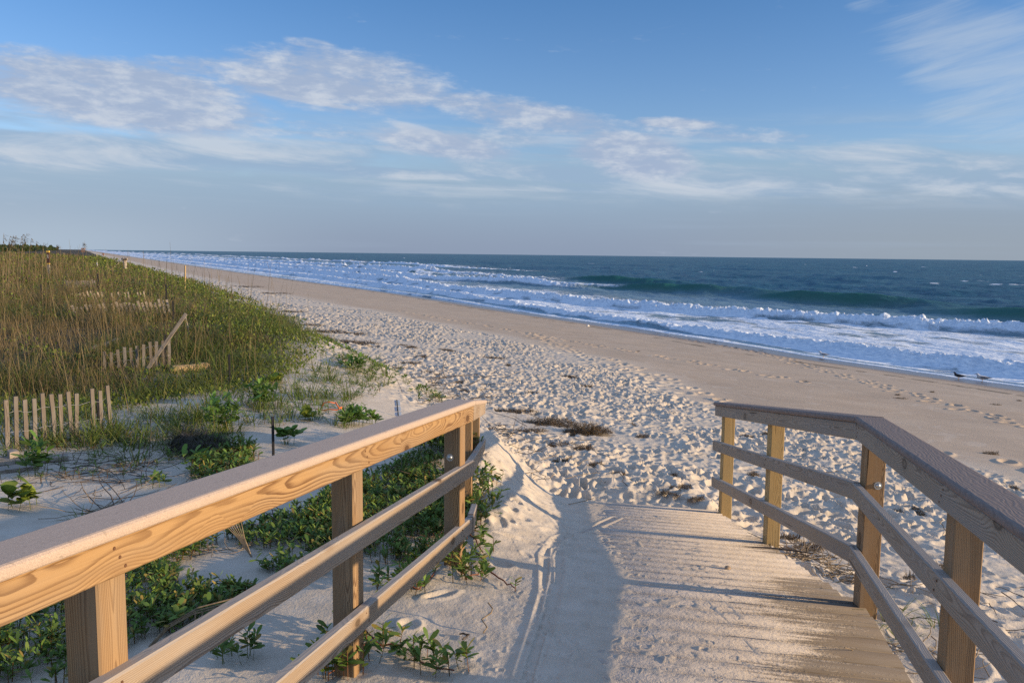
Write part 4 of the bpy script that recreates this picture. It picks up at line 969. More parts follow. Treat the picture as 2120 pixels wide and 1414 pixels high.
def creeper(label, pts_px, nros, hgt=.07, ln=.055, spread=.05):
    P = [np.array(at2(*p)) for p in pts_px]; o0 = P[0]
    root = empty('creeping_plant', tuple(o0), label, 'plant')
    path = []
    for a, b in zip(P[:-1], P[1:]):
        for t in np.linspace(0, 1, 5)[:-1]: p = a+(b-a)*t; path.append(p+np.array([rng.normal(0, .008), rng.normal(0, .008), .012+rng.random()*.015]))
    path.append(P[-1]+np.array([0, 0, .02])); path = np.array(path)
    path[:, 2] = np.maximum(path[:, 2], ground_z(path[:, 0], path[:, 1])+.008)
    link('stem', tubes('stem', [(path-o0, np.linspace(.006, .003, len(path)))], 5), M['redstem'], root)
    k = rng.integers(0, len(path), nros); x = path[k, 0]+rng.normal(0, spread, nros); y = path[k, 1]+rng.normal(0, spread, nros)
    pl = Pile(); rosettes(pl, x-o0[0], y-o0[1], ground_z(x, y)-o0[2]+.01, hgt, 8, ln, PURS*1.15, wr=.34)
    link('leaves', pl.mesh('leaves'), M['leaf'], root); return root
creeper('succulent runner with red stem trailing onto the sand by the lower rail, nearest the viewer', [(690, 1400), (760, 1340), (830, 1345), (880, 1385), (940, 1398)], 26)
creeper('leafy runner spilling over the foot of the second left railing post', [(700, 1330), (740, 1300), (770, 1330), (740, 1385), (680, 1405)], 30, .10)
creeper('leafy runner under the lower rail midway along the left railing', [(790, 1230), (830, 1215), (870, 1225), (905, 1180)], 24, .08)
creeper('leafy runner reaching onto the sand drift below the left railing corner', [(905, 1150), (940, 1165), (965, 1205), (990, 1190)], 22, .08)
creeper('leafy runner at the foot of the left railing corner post', [(935, 1110), (965, 1100), (985, 1130), (1000, 1150)], 18, .08)
creeper('leafy runner climbing out of the sand at the left railing bend', [(985, 1080), (1010, 1030), (1020, 990)], 16, .10)
creeper('thin runner with few leaves lying across the pale sand drift', [(985, 1150), (1010, 1185), (1040, 1210), (1065, 1225)], 5, .04, .04, .02)
# ================================================================== dead stems and sticks
def stickset(name, label, cat, px, lst, mat, group=None, part=None):
    """loose dead stems that lie or stand together as one plant; points are offsets in metres"""
    X = np.array(at2(*px)); o = link(name, tubes(name, lst, 5), mat, None, tuple(X)); return tag(o, label, cat, group)
def rstem(n, L, rad, up=.1, sp=.1, seed=0):
    q = np.random.default_rng(seed); out = []
    for k in range(n):
        a = q.random()*6.283; b = np.array([q.normal(0, sp), q.normal(0, sp), .01+.02*q.random()]); p = [b]; d = np.array([math.cos(a), math.sin(a), up*(q.random()-.2)])
        l = L*(.4+.8*q.random())
        for j in range(6): d = d+q.normal(0, .22, 3)*np.array([1, 1, .6]); d /= np.linalg.norm(d); nb = p[-1]+d*l/6; nb[2] = max(nb[2], .004); p.append(nb)
        out.append((np.array(p), np.linspace(rad, rad*.5, 7)))
    return out
stickset('dead_plant', 'dead brown plant with curled leaves lying on sand above the pale cap board', 'dead plant', (245, 1080), rstem(26, .45, .004, .5, .06, 1), M['darkstick'])
stickset('dead_plant', 'tangle of dry brown stalks beside the dead curled plant', 'dead plant', (190, 1070), rstem(18, .35, .003, .7, .05, 2), M['stick'])
stickset('dead_stalks', 'grey bundle of dry stalks slanting down behind the left top rail', 'dead stalks', (470, 1150), [(np.array([[-.16+q*.045, .05+.03*(q%3), .30+.02*(q%4)], [-.05+q*.02, .02, .20], [.06+q*.006, 0, .10], [.14, -.02, .0]]), np.array([.0015, .002, .003, .004])) for q in range(7)]+rstem(8, .25, .0025, .3, .05, 3), M['stick'])
stickset('dead_stalks', 'arched pale dry stalks in the leaves beside the nearest left post', 'dead stalks', (345, 1330), [(np.array([[-.05, -.05, 0], [.0, .02, .06], [.1, .06, .11], [.22, .1, .13]])*s_, .0035) for s_ in (1.0, 1.12, .9)]+[(np.array([[.1+.03*k, .06, .11], [.1+.03*k, .05, .05]]), .004) for k in range(4)], M['stick'])
stickset('dead_runner', 'dark curled dead runner on sand among the leaves right of the second left post', 'dead runner', (880, 1000), rstem(16, .5, .004, .4, .12, 5), M['darkstick'])
stickset('dead_runner', 'curly dark dead runner on white sand behind the left top rail', 'dead runner', (570, 1075), rstem(14, .45, .0035, .3, .10, 6), M['darkstick'])
stickset('dead_runner', 'web of thin dark roots on the sand in front of the fibrous log', 'dead runner', (290, 985), rstem(34, .6, .0028, .12, .25, 7), M['darkstick'])
stickset('dead_runner', 'thin dark runners fanned over the sand under the long grass, left of the fibrous log', 'dead runner', (190, 975), rstem(30, .6, .0028, .10, .25, 8), M['darkstick'])
stickset('dead_runner', 'scatter of thin stems on the crest of the sand drift behind the left railing end', 'dead runner', (1040, 905), rstem(46, .7, .004, .05, .45, 9), M['darkstick'])
stickset('dead_runner', 'thin brown stems lying down the face of the sand drift', 'dead runner', (1095, 975), rstem(26, .5, .0035, .05, .40, 10), M['stick'])
stickset('dead_runner', 'brown wiry stems on the sand right of the grass tufts', 'dead runner', (900, 800), rstem(60, .9, .005, .12, .8, 11), M['darkstick'])
stickset('dead_runner', 'wiry dead stems on white sand above the left cap board corner', 'dead runner', (880, 830), rstem(40, .6, .004, .2, .4, 12), M['darkstick'])
stickset('reed_heap', 'heap of dead reeds and twigs on the ramp edge between the right posts', 'reeds', (1665, 1160), rstem(70, .22, .0036, .3, .12, 13), M['stick'])
stickset('reed_heap', 'tangle of twigs against the right corner post', 'reeds', (1735, 1195), rstem(44, .20, .0034, .4, .09, 14), M['stick'])
stickset('reed_heap', 'dry reed litter along the ramp edge below the right railing, nearest the viewer', 'reeds', (1930, 1370), rstem(40, .22, .0030, .2, .14, 15), M['stick'])
stickset('reed_heap', 'dry reeds scattered on the sand outside the right corner post', 'reeds', (1890, 1230), rstem(22, .22, .0030, .12, .18, 16), M['stick'])
stickset('reed_heap', 'dark litter of reeds on the sand beyond the near right post', 'reeds', (2080, 1300), rstem(30, .25, .0032, .12, .28, 17), M['darkstick'])
stickset('stick', 'long dark stick lying on the ramp beside the middle right post', 'stick', (1590, 1142), [(np.array([[-.14, .05, .012], [0, .03, .016], [.14, .0, .014], [.28, -.05, .01]]), np.array([.006, .008, .007, .004]))], M['darkstick'])
for i, (px, a, L, lab) in enumerate([((1480, 950), 2.6, .30, 'thin curved twig on the trampled sand left of the right railing'), ((1650, 985), .3, .55, 'long thin dark twig on the sand seen between the right rails'), ((1180, 1045), .5, .25, 'thin tan twig where the drift meets the trampled sand'),
                                     ((1000, 1310), 1.3, .09, 'small upright tan straw in the footprints left of the ramp'), ((965, 1325), 2.2, .06, 'short dark twig by the footprints left of the ramp'), ((1300, 1010), 1.9, .22, 'thin twig sticking up from the trampled sand ahead of the ramp'),
                                     ((1960, 1110), 1.4, .16, 'tiny upright dead twig on the sand right of the railing'), ((1250, 1000), .2, .3, 'pale straw lying on the trampled sand ahead of the ramp')]):
    q = np.random.default_rng(50+i); d_ = np.array([math.cos(a), math.sin(a)]); ups = .09 if 'upright' in lab or 'sticking' in lab else .012
    pts = np.array([[d_[0]*L*t+q.normal(0, .015), d_[1]*L*t+q.normal(0, .015), .006+ups*t] for t in np.linspace(0, 1, 6)])
    tag(link('twig', tubes('twig', [(pts, .0035)], 5), M['stick'] if 'tan' in lab or 'pale' in lab else M['darkstick'], None, at2(*px)), lab, 'twig')
# ================================================================== seaweed wrack
def wrack(nst, a, b, h, seed, ln=.14):
    q = np.random.default_rng(seed); n = nst; t = q.random(n)*6.283; rr_ = q.random(n)**.6
    x = a*rr_*np.cos(t); y = b*rr_*np.sin(t); z = h*(1-rr_**2)*q.random(n)
    c = np.array([(.085, .055, .030), (.12, .08, .042), (.17, .115, .055), (.06, .042, .03)])[q.integers(0, 4, n)]
    V, Q, C = blades(np.stack([x, y, z], 1), q.random(n)*6.283, np.radians(-15+45*q.random(n)), np.radians(-150*q.random(n)+60), ln*(.4+.8*q.random(n)), .005*(.6+q.random(n)), [1, .8, .9, .6, .3], c, c*1.4, 4)
    V[:, 2] = np.maximum(V[:, 2], -.01); p = Pile(); p.add(V, Q, C); return p.mesh('seaweed')
def wplace(name, me, px, rot, sc, lab, group=None):
    o = link(name, me, M['wrack'], None, at2(*px)); o.rotation_euler = (0, 0, rot); o.scale = sc; o.location.z += .004; return tag(o, lab, 'seaweed', group)
wb = [wrack(1500, .42, .15, .09, 1, .10), wrack(1700, .34, .18, .12, 2, .11), wrack(700, .35, .09, .035, 3, .08), wrack(260, .14, .08, .035, 4, .07), wrack(130, .10, .05, .022, 5, .05)]
wplace('seaweed_heap', wb[0], (1140, 879), .0, (1, 1, 1), 'brown seaweed heap on trampled sand, left one of the two largest')
wplace('seaweed_heap', wb[1], (1215, 897), .2, (1, 1, 1), 'brown seaweed heap on trampled sand, right one of the two largest')
wplace('seaweed_heap', wb[2], (1055, 853), .1, (1.2, 1, 1), 'long flat strip of brown seaweed just right of the left railing cap end')
wplace('seaweed_heap', wb[2], (1150, 925), .4, (.8, .9, 1), 'dark seaweed below the two large heaps, above the drift face')
wplace('seaweed_heap', wb[3], (1205, 930), .9, (1.2, 1.2, 1), 'dark seaweed in a hollow right below the large heaps')
wplace('seaweed_heap', wb[3], (1165, 955), .9, (1.1, 1, 1), 'small seaweed clump on the drift face nearest the ramp')
wplace('seaweed_heap', wb[2], (1095, 895), .3, (.7, .9, 1), 'thin seaweed strip between the cap end and the left large heap')
wplace('seaweed_heap', wb[2], (707, 709), -.2, (3.0, 3.0, 1.4), 'broad brown seaweed patch on sand right of the dune creepers')
wplace('seaweed_heap', wb[2], (712, 692), .1, (2.0, 2.0, 1.4), 'seaweed strip beyond the broad patch, right of the dune')
wplace('seaweed_heap', wb[2], (655, 687), .2, (2.4, 2.0, 1.2), 'seaweed strip lying along the foot of the dune creepers')
wplace('seaweed_heap', wb[2], (632, 674), .0, (1.8, 1.8, 1.2), 'dark seaweed strip beside the rust-coloured tip of the creepers')
wplace('seaweed_heap', wb[2], (589, 646), .1, (2.6, 2.4, 1.2), 'dark seaweed line beyond the rust-coloured tip of the creepers')
wplace('seaweed_heap', wb[2], (548, 608), .1, (5, 4, 1.6), 'far seaweed line at the upper edge of the trampled sand')
wplace('seaweed_heap', wb[2], (500, 594), .1, (5, 4, 1.6), 'farthest seaweed line beside the dune')
wplace('seaweed_heap', wb[3], (1175, 781), .1, (1.5, 1.5, 1), 'dark seaweed clump on the trampled sand, farther of the pair near the firm sand')
wplace('seaweed_heap', wb[3], (1206, 800), .1, (1.5, 1.2, 1), 'dark seaweed clump on the trampled sand, nearer of the pair near the firm sand')
wplace('seaweed_heap', wb[3], (1408, 1010), .4, (.9, .7, .8), 'seaweed clump on the sand left of the end post of the right railing')
wplace('seaweed_heap', wb[3], (1440, 1035), .7, (.8, .6, .6), 'flat seaweed scrap just left of the foot of the end post')
wplace('seaweed_heap', wb[3], (1632, 1118), .4, (.8, .8, 1), 'small dark seaweed tuft on sand beside the middle right post')
wplace('seaweed_heap', wb[3], (1672, 1138), .4, (.95, .8, 1.4), 'dark seaweed tuft between the middle and corner posts of the right railing')
small = [(833, 715), (850, 720), (818, 764), (798, 753), (845, 753), (925, 726), (880, 771), (905, 778), (950, 793), (985, 778), (870, 740), (1020, 742), (1052, 757), (1100, 815), (960, 812), (1010, 835), (1285, 985), (1330, 905), (1310, 880), (1230, 965), (1380, 1025), (1395, 985), (1545, 905), (1560, 985), (1860, 1060), (1900, 1060), (2050, 940), (2100, 1010), (1950, 1180), (1590, 900), (1880, 1200)]
sl = 'small dark scrap of dry seaweed scattered on the trampled sand'
for i, px in enumerate(small):
    far_ = 1.0+max(0, (830-px[1])/60.0); wplace('seaweed_scrap', wb[3 if i % 3 else 4], px, i*1.7, (far_*(.7+.06*(i % 7)), far_*.7, 1), sl, 'seaweed scraps on the trampled sand')
beach = [(1575, 726), (1668, 790), (1858, 818), (1862, 825), (1700, 745), (1930, 812), (1370, 675), (1480, 708), (2110, 830), (2060, 838), (1215, 664), (1320, 728)]
for i, px in enumerate(beach):
    wplace('seaweed_scrap', wb[4], px, i*2.1, (1.6+.2*(i % 4), 1.2, .7), 'dark speck of weed on the firm sand near the water line', 'weed specks on the firm sand')
# ================================================================== sand fences
def slat_mesh(L, w_, seed):
    q = random.Random(seed); V = []; F = []
    for k in range(5):
        t = k/4; bx = q.uniform(-.003, .003); ww = w_*(1+q.uniform(-.06, .06))
        for (sx, sy) in ((-1, -1), (1, -1), (1, 1), (-1, 1)): V.append((L*t+(q.uniform(-.004, .004) if k in (0, 4) else 0), bx+sx*ww/2, sy*.005))
    for k in range(4):
        for j in range(4): F.append((k*4+j, k*4+(j+1) % 4, k*4+4+(j+1) % 4, k*4+4+j))
    F += [(3, 2, 1, 0), (16, 17, 18, 19)]
    return pymesh('slat', V, F)
slats = [slat_mesh(1.0, .035, s) for s in range(5)]
for s_ in slats: s_.materials.append(M['slat'])
pale_slats = [slat_mesh(1.0, .040, s+9) for s in range(5)]
for s_ in pale_slats: s_.materials.append(M['drift'])
def fence(label, base_px0, base_px1, tops, Lout, wires=(.8,), lean=0.0, jit=.03, gaps=(), posts=()):
    """tops: number of slats; Lout: height above the sand along the run (start, end); leans to the left of the picture"""
    A = np.array(at2(*base_px0)); B = np.array(at2(*base_px1)); q = random.Random(int(base_px0[0]*7+base_px0[1]))
    root = empty('sand_fence', tuple((A+B)/2), label, 'sand fence'); rl = np.array(root.location)
    d = (B-A); d[2] = 0; d /= np.linalg.norm(d); pts = []
    for i in range(tops):
        if i in gaps: continue
        t = i/max(1, tops-1); p = A+(B-A)*t; g = gz1(p[0], p[1]); h = Lout[0]+(Lout[1]-Lout[0])*t+q.uniform(-jit, jit)*.6
        o = link('slat', (pale_slats if A[1] > 10 else slats)[i % 5], None, root)
        ln_ = lean*(1-.5*t)+q.uniform(-jit, jit)*1.6; up = Vector((-d[0]*math.sin(ln_), -d[1]*math.sin(ln_), math.cos(ln_)))
        X = up; Y = Vector((d[0], d[1], 0))-up*up.dot(Vector((d[0], d[1], 0))); Y.normalize(); Z = X.cross(Y)
        Lt = h+.25; o.scale = (Lt, 1, 1)
        o.rotation_euler = Matrix((X, Y, Z)).transposed().to_euler(); base = Vector((p[0], p[1], g+h*math.cos(ln_)))-up*Lt; o.location = base-Vector(rl)
        pts.append((Vector((p[0], p[1], g))+up*h*.8, Vector((p[0], p[1], g))+up*h))
    for wv in wires:
        wp = [np.array(a+(b-a)*((wv-.8)/.2))+np.array([-d[1], d[0], 0])*(.008 if k % 2 else -.008)-rl for k, (a, b) in enumerate(pts)]
        link('wire', tubes('wire', [(np.array(wp), .0022)], 4), M['wire'], root)
    return root
f1 = fence('near sand fence of grey weathered slats wired in a row, left edge beyond the railing', (18, 935), (226, 897), 13, (.41, .41), (.74, .36), 0.0, .035, (9,))
fence('second sand fence of short pale slats beneath the leaning plank', (218, 775), (352, 768), 11, (.26, .40), (.85, .5), 0.0, .03)
fence('third sand fence, long row of pale slats leaning left and sunk in green creepers', (150, 662), (347, 663), 23, (.26, .38), (.8,), .35, .05, (5, 8))
fence('fourth sand fence, broken row of slats half hidden in grass', (150, 632), (298, 630), 22, (.32, .30), (), .45, .06, (9, 10, 12, 14, 17, 18))
fence('farthest sand fence, faint pale row of slats deep in the dune grass', (136, 608), (196, 607), 14, (.40, .40), (), .30, .05)
def stake(px, h, label, mat='iron', r=.014, lean=(0, 0), kind='tee', name='fence_stake', cat='stake', bury=.25):
    X = np.array(at2(*px)); kk = X[1]/1700.0; h = h*kk; r = max(r*kk, .009); top = np.array([lean[0]*kk, lean[1]*kk, h]); bot = -top/np.linalg.norm(top)*bury
    if kind == 'tee':
        a = Vector(X+bot); b = Vector(X+top); root = empty(name, tuple(X), label, cat)
        prism('blade', a, b, r*2.2, r*.55, M[mat], root, up=(0, 1, 0), ch=.001); prism('rib', tuple(np.array(a)+[0, -r*.9, 0]), tuple(np.array(b)+[0, -r*.9, 0]), r*.5, r*1.2, M[mat], root, up=(0, 1, 0), ch=.001)
        return root
    o = link(name, tubes(name, [(np.array([bot, bot*.5, top*.5, top*.97, top]), np.array([r, r, r, r*.95, r*.7]))], 6), M[mat], None, tuple(X)); return tag(o, label, cat)
stake((566, 945), 86, 'dark square metal stake in white sand just behind the left cap board', r=2.6)
stake((476, 800), 67, 'dark metal stake at the sandy edge of the dune grass', r=2.0)
stake((344, 770), 78, 'dark metal stake standing against the leaning plank', r=2.0)
stake((360, 690), 67, 'dark metal stake between the leaning plank and the third fence', r=1.6)
stake((346, 660), 72, 'dark metal stake just right of the end of the third fence', r=1.4)
stake((204, 612), 45, 'dark stake with a pale tip in the grass above the broken fence', r=1.5)
stake((86, 622), 32, 'dark stake deep in the brown grass at the far left', r=1.8)
stake((206, 895), 70, 'rust-stained dark stake wired among the near fence slats', 'iron', r=3.5)
stake((395, 705), 52, 'thin pale stake right of the leaning plank', 'drift', 1.5, (-10, 0), 'round')
stake((383, 602), 52, 'tall yellow bamboo pole at the seaward edge of the dune', 'bamboo', 1.7, (2, 0), 'round', 'pole', 'pole')
stake((341, 594), 22, 'short brown stake with a knobbly top near the bamboo pole', 'darkstick', 2.0, (1, 0), 'round', 'stake')
stake((201, 552), 11, 'short white stake among the creepers left of the bleached stump', 'white', 1.2, (0, 0), 'round', 'stake')
stake((200, 531), 5, 'tiny pale stump on the far dune crest', 'drift', 2.0, (0, 0), 'round', 'stake')
# ================================================================== planks, logs, stump, sign
def plankpx(name, label, p0, p1, z0, z1, w_, h_, mat, cat, up=(0, 0, 1), parent=None):
    a = np.array(at2(*p0)); b = np.array(at2(*p1)); a[2] += z0; b[2] += z1
    o = prism(name, a, b, w_, h_, M[mat], None, up=up, ch=.003, nx=6, warp=.004, seed=len(label)); return tag(o, label, cat)
A = np.array(at2(297, 776)); dq = _pix(385, 650); tq = (A[1]+.05)/dq[1]; Bq = CAM+dq*tq
tag(prism('leaning_plank', tuple(A-(Bq-A)*.06), tuple(Bq), .040, .020, M['drift'], None, up=(0, 1, 0), ch=.002), 'long pale wooden plank leaning up to the right over the second fence', 'plank')
plankpx('driftwood_plank', 'grey driftwood plank half buried below the near fence, upper one', (-30, 962), (140, 950), .02, .02, .16, .035, 'drift', 'driftwood')
plankpx('driftwood_plank', 'grey driftwood plank half buried below the near fence, lower one', (-60, 985), (75, 968), .015, .015, .14, .03, 'drift', 'driftwood')
plankpx('driftwood_block', 'short pale driftwood block lying on the upper grey plank', (18, 957), (38, 955), .06, .06, .10, .05, 'drift', 'driftwood')
def log(name, label, p0, p1, r, mat, lift=0.0, fib=False):
    a = np.array(at2(*p0)); b = np.array(at2(*p1)); n = 12; V = []; Q = []; q = np.random.default_rng(len(label)); m_ = 14
    a[2] += lift; b[2] += lift; d_ = (b-a); L = np.linalg.norm(d_); d_ = d_/L; s_ = np.cross(d_, [0, 0, 1]); s_ /= np.linalg.norm(s_); t_ = np.cross(s_, d_); V = []
    for i in range(m_):
        f = i/(m_-1); rad = r*(1+.10*math.sin(f*9)+q.normal(0, .03))*(.80 if i in (0, m_-1) else 1)
        for j in range(n):
            w_ = 2*math.pi*j/n; rj = rad*(1+.07*math.sin(3*w_+f*4)); V.append(d_*L*(f-.5)+s_*math.cos(w_)*rj+t_*math.sin(w_)*rj)
    F = [(i*n+j, i*n+(j+1) % n, (i+1)*n+(j+1) % n, (i+1)*n+j) for i in range(m_-1) for j in range(n)]+[tuple(range(n))[::-1], tuple((m_-1)*n+j for j in range(n))]
    c_ = (a+b)/2; root = empty(name, tuple(c_), label, 'log')
    link('wood', pymesh('wood', V, F, True), M[mat], root)
    if fib:
        k = 900; f = q.random(k); w_ = q.random(k)*math.pi*1.1-.2; pos_ = (d_[None]*(L*(f-.5))[:, None]+s_[None]*np.cos(w_)[:, None]*r*1.02+t_[None]*np.sin(w_)[:, None]*r*1.02)
        c = np.array([(.06, .048, .042), (.10, .082, .07), (.045, .038, .035)])[q.integers(0, 3, k)]
        a_ = np.arctan2(s_[1]*np.cos(w_), s_[0]*np.cos(w_))+q.normal(0, .5, k)
        V, Q, C = blades(pos_, a_, np.radians(20+60*np.sin(w_)), np.radians(-110+30*q.normal(0, 1, k)), r*1.3*(.6+.8*q.random(k)), .006*(.5+q.random(k)), [1, .9, .7, .3], c, None, 3)
        p = Pile(); p.add(V, Q, C); link('fibres', p.mesh('fibres'), M['straw'], root)
    return root
log('palm_log', 'dark shaggy fibrous palm log half buried in white sand behind the left railing', (372, 925), (455, 955), .095, 'palm', .02, True)
log('log', 'smooth tan log lying in the grass right of the leaning plank', (352, 775), (432, 768), .055, 'tanlog', .05)
log('log', 'grey log in the grass left of the leaning plank', (190, 735), (246, 715), .06, 'drift', .05)
# bleached stump with a pole leaning on it
X0 = np.array(at2(259, 557)); ks = X0[1]/1700*10.5; sroot = empty('tree_stump', tuple(X0), 'bleached upright tree stump with a flared knobbly top at the dune edge', 'stump')
V = []; n = 14; prof = [(-.4, .55), (.0, .52), (.5, .44), (1.0, .42), (1.5, .46), (1.8, .60), (2.0, .70), (2.12, .55)]
for (zz, r_) in prof:
    for j in range(n):
        w_ = 2*math.pi*j/n; q_ = r_*(1+.14*math.sin(3*w_+zz)+.08*math.sin(7*w_)); V.append((q_*math.cos(w_)*ks*.8, q_*math.sin(w_)*.7*ks, ks*(zz+(.10*math.sin(2*w_) if zz > 1.9 else 0))))
F = [(i*n+j, i*n+(j+1) % n, (i+1)*n+(j+1) % n, (i+1)*n+j) for i in range(len(prof)-1) for j in range(n)]+[tuple((len(prof)-1)*n+j for j in range(n))]
link('trunk', pymesh('trunk', V, F, True), M['stump'], sroot)
for (kx, ky, kz, kr) in ((-.48, -.1, 1.95, .22), (.42, -.2, 1.92, .24), (.05, -.35, 1.85, .16)):
    bm = bmesh.new(); bmesh.ops.create_icosphere(bm, subdivisions=2, radius=kr*ks); me = bpy.data.meshes.new('knob')
    for v_ in bm.verts: v_.co *= 1+.25*math.sin(v_.co.x/ks*19+v_.co.z/ks*23)
    bm.to_mesh(me); bm.free(); link('knob', me, M['darkstick'], sroot, (kx*ks*.8, ky*ks, kz*ks))
A = np.array(at2(228, 560)); dq = _pix(254, 538); Bq = CAM+dq*(X0[1]-.3)/dq[1]
tag(link('leaning_pole', tubes('leaning_pole', [(np.array([[0, 0, 0], (Bq-A)*.5, Bq-A]), .055*ks)], 6), M['bamboo'], None, tuple(A)), 'long yellow pole leaning against the bleached stump', 'pole')
# numbered marker post
X0 = np.array(at2(102, 578)); X0[2] = EYE-(577-520)/1700*X0[1]; mroot = empty('marker_post', tuple(X0), 'brown numbered marker post with yellow bands rising from the brown dune grass', 'marker post')
k_ = X0[1]/1700.0; hp = 54*k_; wpp = 5.2*k_
def mp(nm, z0, z1, w_, mat, y_=0.0, dep=.05): return prism(nm, (X0[0], X0[1]+y_, X0[2]+z0), (X0[0], X0[1]+y_, X0[2]+z1), w_, dep, M[mat], mroot, up=(0, -1, 0), ch=.002)
mp('post', -.5, hp-3*k_-12*k_-10*k_, wpp*.86, 'drift'); mp('panel', hp-25.5*k_, hp-3.4*k_, wpp*.96, 'brownpaint', -.004, .06)
mp('yellow_band', hp-3.4*k_, hp, wpp*1.15, 'yellow', -.004, .07); mp('yellow_band', hp-27.5*k_, hp-25.5*k_, wpp*1.1, 'yellow', -.004, .065)
def digit(strokes, z0):
    V = []; F = []
    for (ax, az_, bx, bz_) in strokes:
        d_ = Vector((bx-ax, bz_-az_)); L = d_.length; d_ /= L; nrm = Vector((-d_.y, d_.x))*.17; e = d_*.17; n0 = len(V)
        for (qx, qz) in ((ax-e.x+nrm.x, az_-e.y+nrm.y), (ax-e.x-nrm.x, az_-e.y-nrm.y), (bx+e.x-nrm.x, bz_+e.y-nrm.y), (bx+e.x+nrm.x, bz_+e.y+nrm.y)): V.append((qx*k_*2.0, 0, qz*k_*2.0))
        V += [(a, .004, c) for (a, b_, c) in V[n0:n0+4]]
        F += [(n0, n0+1, n0+2, n0+3)]+[(n0+j, n0+4+j, n0+4+(j+1) % 4, n0+(j+1) % 4) for j in range(4)]
    return link('number', pymesh('number', V, F), M['white'], mroot, (0, -.042, z0))
digit([(-.6, 1.7, .6, 1.7), (.6, 1.7, .6, 1.0), (.6, 1.0, -.6, 1.0), (-.6, 1.0, -.6, .2), (-.6, .2, .6, .2)], hp-11.5*k_)
digit([(-.6, 1.7, -.6, .9), (-.6, .9, .7, .9), (.5, 1.7, .5, .1)], hp-15.5*k_)
# far things on the skyline
def farpost(name, px_base, hpx, wpx, label, mats, cat):
    X = np.array(at2(*px_base)); k = X[1]/1700; root = empty(name, tuple(X), label, cat)
    for (nm, z0, z1, w_, m_) in mats: prism(nm, (X[0], X[1], X[2]+z0*k), (X[0], X[1], X[2]+z1*k), w_*k, w_*k*.4, M[m_], root, up=(0, -1, 0), ch=.001)
    return root
farpost('beach_sign', (214, 533), 8, 3, 'small far beach sign with orange top on a pale post', [('post', -2, 6, 1.8, 'drift'), ('sign_panel', 5, 8.5, 3.2, 'orange')], 'sign')
X = np.array([-190.0, 365.0, 1.6]); k = X[1]/1700; wr_ = empty('lookout_platform', (X[0], X[1], X[2]), 'distant orange-brown wooden lookout platform on the skyline', 'platform')
for (nm, x0, x1, z0, z1, m_) in (('deck', -3.4, 3.4, 1.0, 1.7, 'orange'), ('railing', -3.4, 3.4, 2.6, 3.3, 'orange'), ('board', -3.2, 3.2, 1.9, 2.4, 'orange')):
    prism(nm, (X[0]+x0*k, X[1], X[2]+(z0+z1)/2*k), (X[0]+x1*k, X[1], X[2]+(z0+z1)/2*k), 4*k, (z1-z0)*k, M[m_], wr_, ch=.001)
for x0 in (-3.2, -1, 1, 3.2): prism('leg', (X[0]+x0*k, X[1]-1.9*k, X[2]-5*k), (X[0]+x0*k, X[1]-1.9*k, X[2]+4*k), .5*k, .5*k, M['orange'], wr_, up=(0, -1, 0), ch=.001)
# sea oats against the sky at the far left
so_l = 'tall sea oat with a drooping seed head standing against the sky at the far left'
def seaoat(px, topy, r_, lean):
    dd_ = _pix(px, 516); t_ = r_/dd_[1]; b_ = CAM+dd_*t_; g = gz1(b_[0], b_[1]); root = empty('sea_oat', (b_[0], b_[1], g), so_l, 'sea oat', 'sea oats on the left skyline')
    H = EYE+(527-9-topy)/1700*r_-g; q = H*lean
    p = np.array([[0, 0, 0], [q*.15, 0, H*.4], [q*.45, 0, H*.75], [q*.8, 0, H*.93], [q, 0, H]]); link('stem', tubes('stem', [(p, np.array([.005, .005, .004, .004, .003])*r_/22)], 5), M['stick'], root)
    n = 26; f = rng.random(n)*.3; bx = q*(.55+.45*f/.3); bz = H*(.80+.2*f/.3); c = pick(TANS*.5, n)
    V, Q, C = blades(np.stack([bx, rng.normal(0, .01, n), bz], 1), rng.normal(0, .6, n), np.radians(-30+40*rng.random(n)), np.radians(-50*rng.random(n)), .10*r_/22*(.5+rng.random(n)), np.full(n, .020*r_/22), [.4, 1, .9, .2], c, None, 3)
    pl = Pile(); pl.add(V, Q, C); link('seed_head', pl.mesh('seed_head'), M['straw'], root)
for a in ((3, 486, 20, .05), (8, 492, 22, .12), (12, 490, 22, .14), (24, 491, 21, .08), (31, 488, 22, .14), (36, 486, 21, .16), (46, 493, 24, .01), (56, 496, 24, .09), (71, 502, 26, .05), (85, 505, 26, .06), (2, 500, 24, .2), (16, 497, 24, .1), (115, 508, 30, .04), (170, 503, 34, .03)): seaoat(*a)
# ================================================================== odds and ends
X = np.array(at2(824, 862)); tr_ = empty('plastic_marker', tuple(X), 'pale blue strip of plastic standing in sand behind the left cap board', 'plastic litter')
for i_, (dx_, zz, w_, h_) in enumerate(((.0, .0, .075, .045), (-.004, .055, .07, .05), (-.008, .115, .06, .065))):
    prism('strip', (X[0]+dx_-w_/2, X[1]+.02*zz, X[2]+zz+h_/2), (X[0]+dx_+w_/2, X[1]+.02*zz, X[2]+zz+h_/2+.008), .004, h_, M['bluefilm'], tr_, ch=.0005)
prism('spine', (X[0]+.01, X[1]-.006, X[2]-.05), (X[0]-.012, X[1]-.006, X[2]+.19), .010, .006, M['iron'], tr_, up=(0, 1, 0), ch=.0005)
X = np.array(at2(682, 852)); q = np.random.default_rng(9)
lst = [(np.array([[-.14, .02, .02], [-.08, 0, .01], [0, .0, .025], [.08, -.01, .02], [.13, .01, .05]]), .007), (np.array([[-.10, .04, .02], [-.06, .02, .09], [0, .01, .10], [.06, .02, .085]]), .006), (np.array([[.06, .02, .10], [.09, .01, .05], [.13, .0, .03]]), .006)]
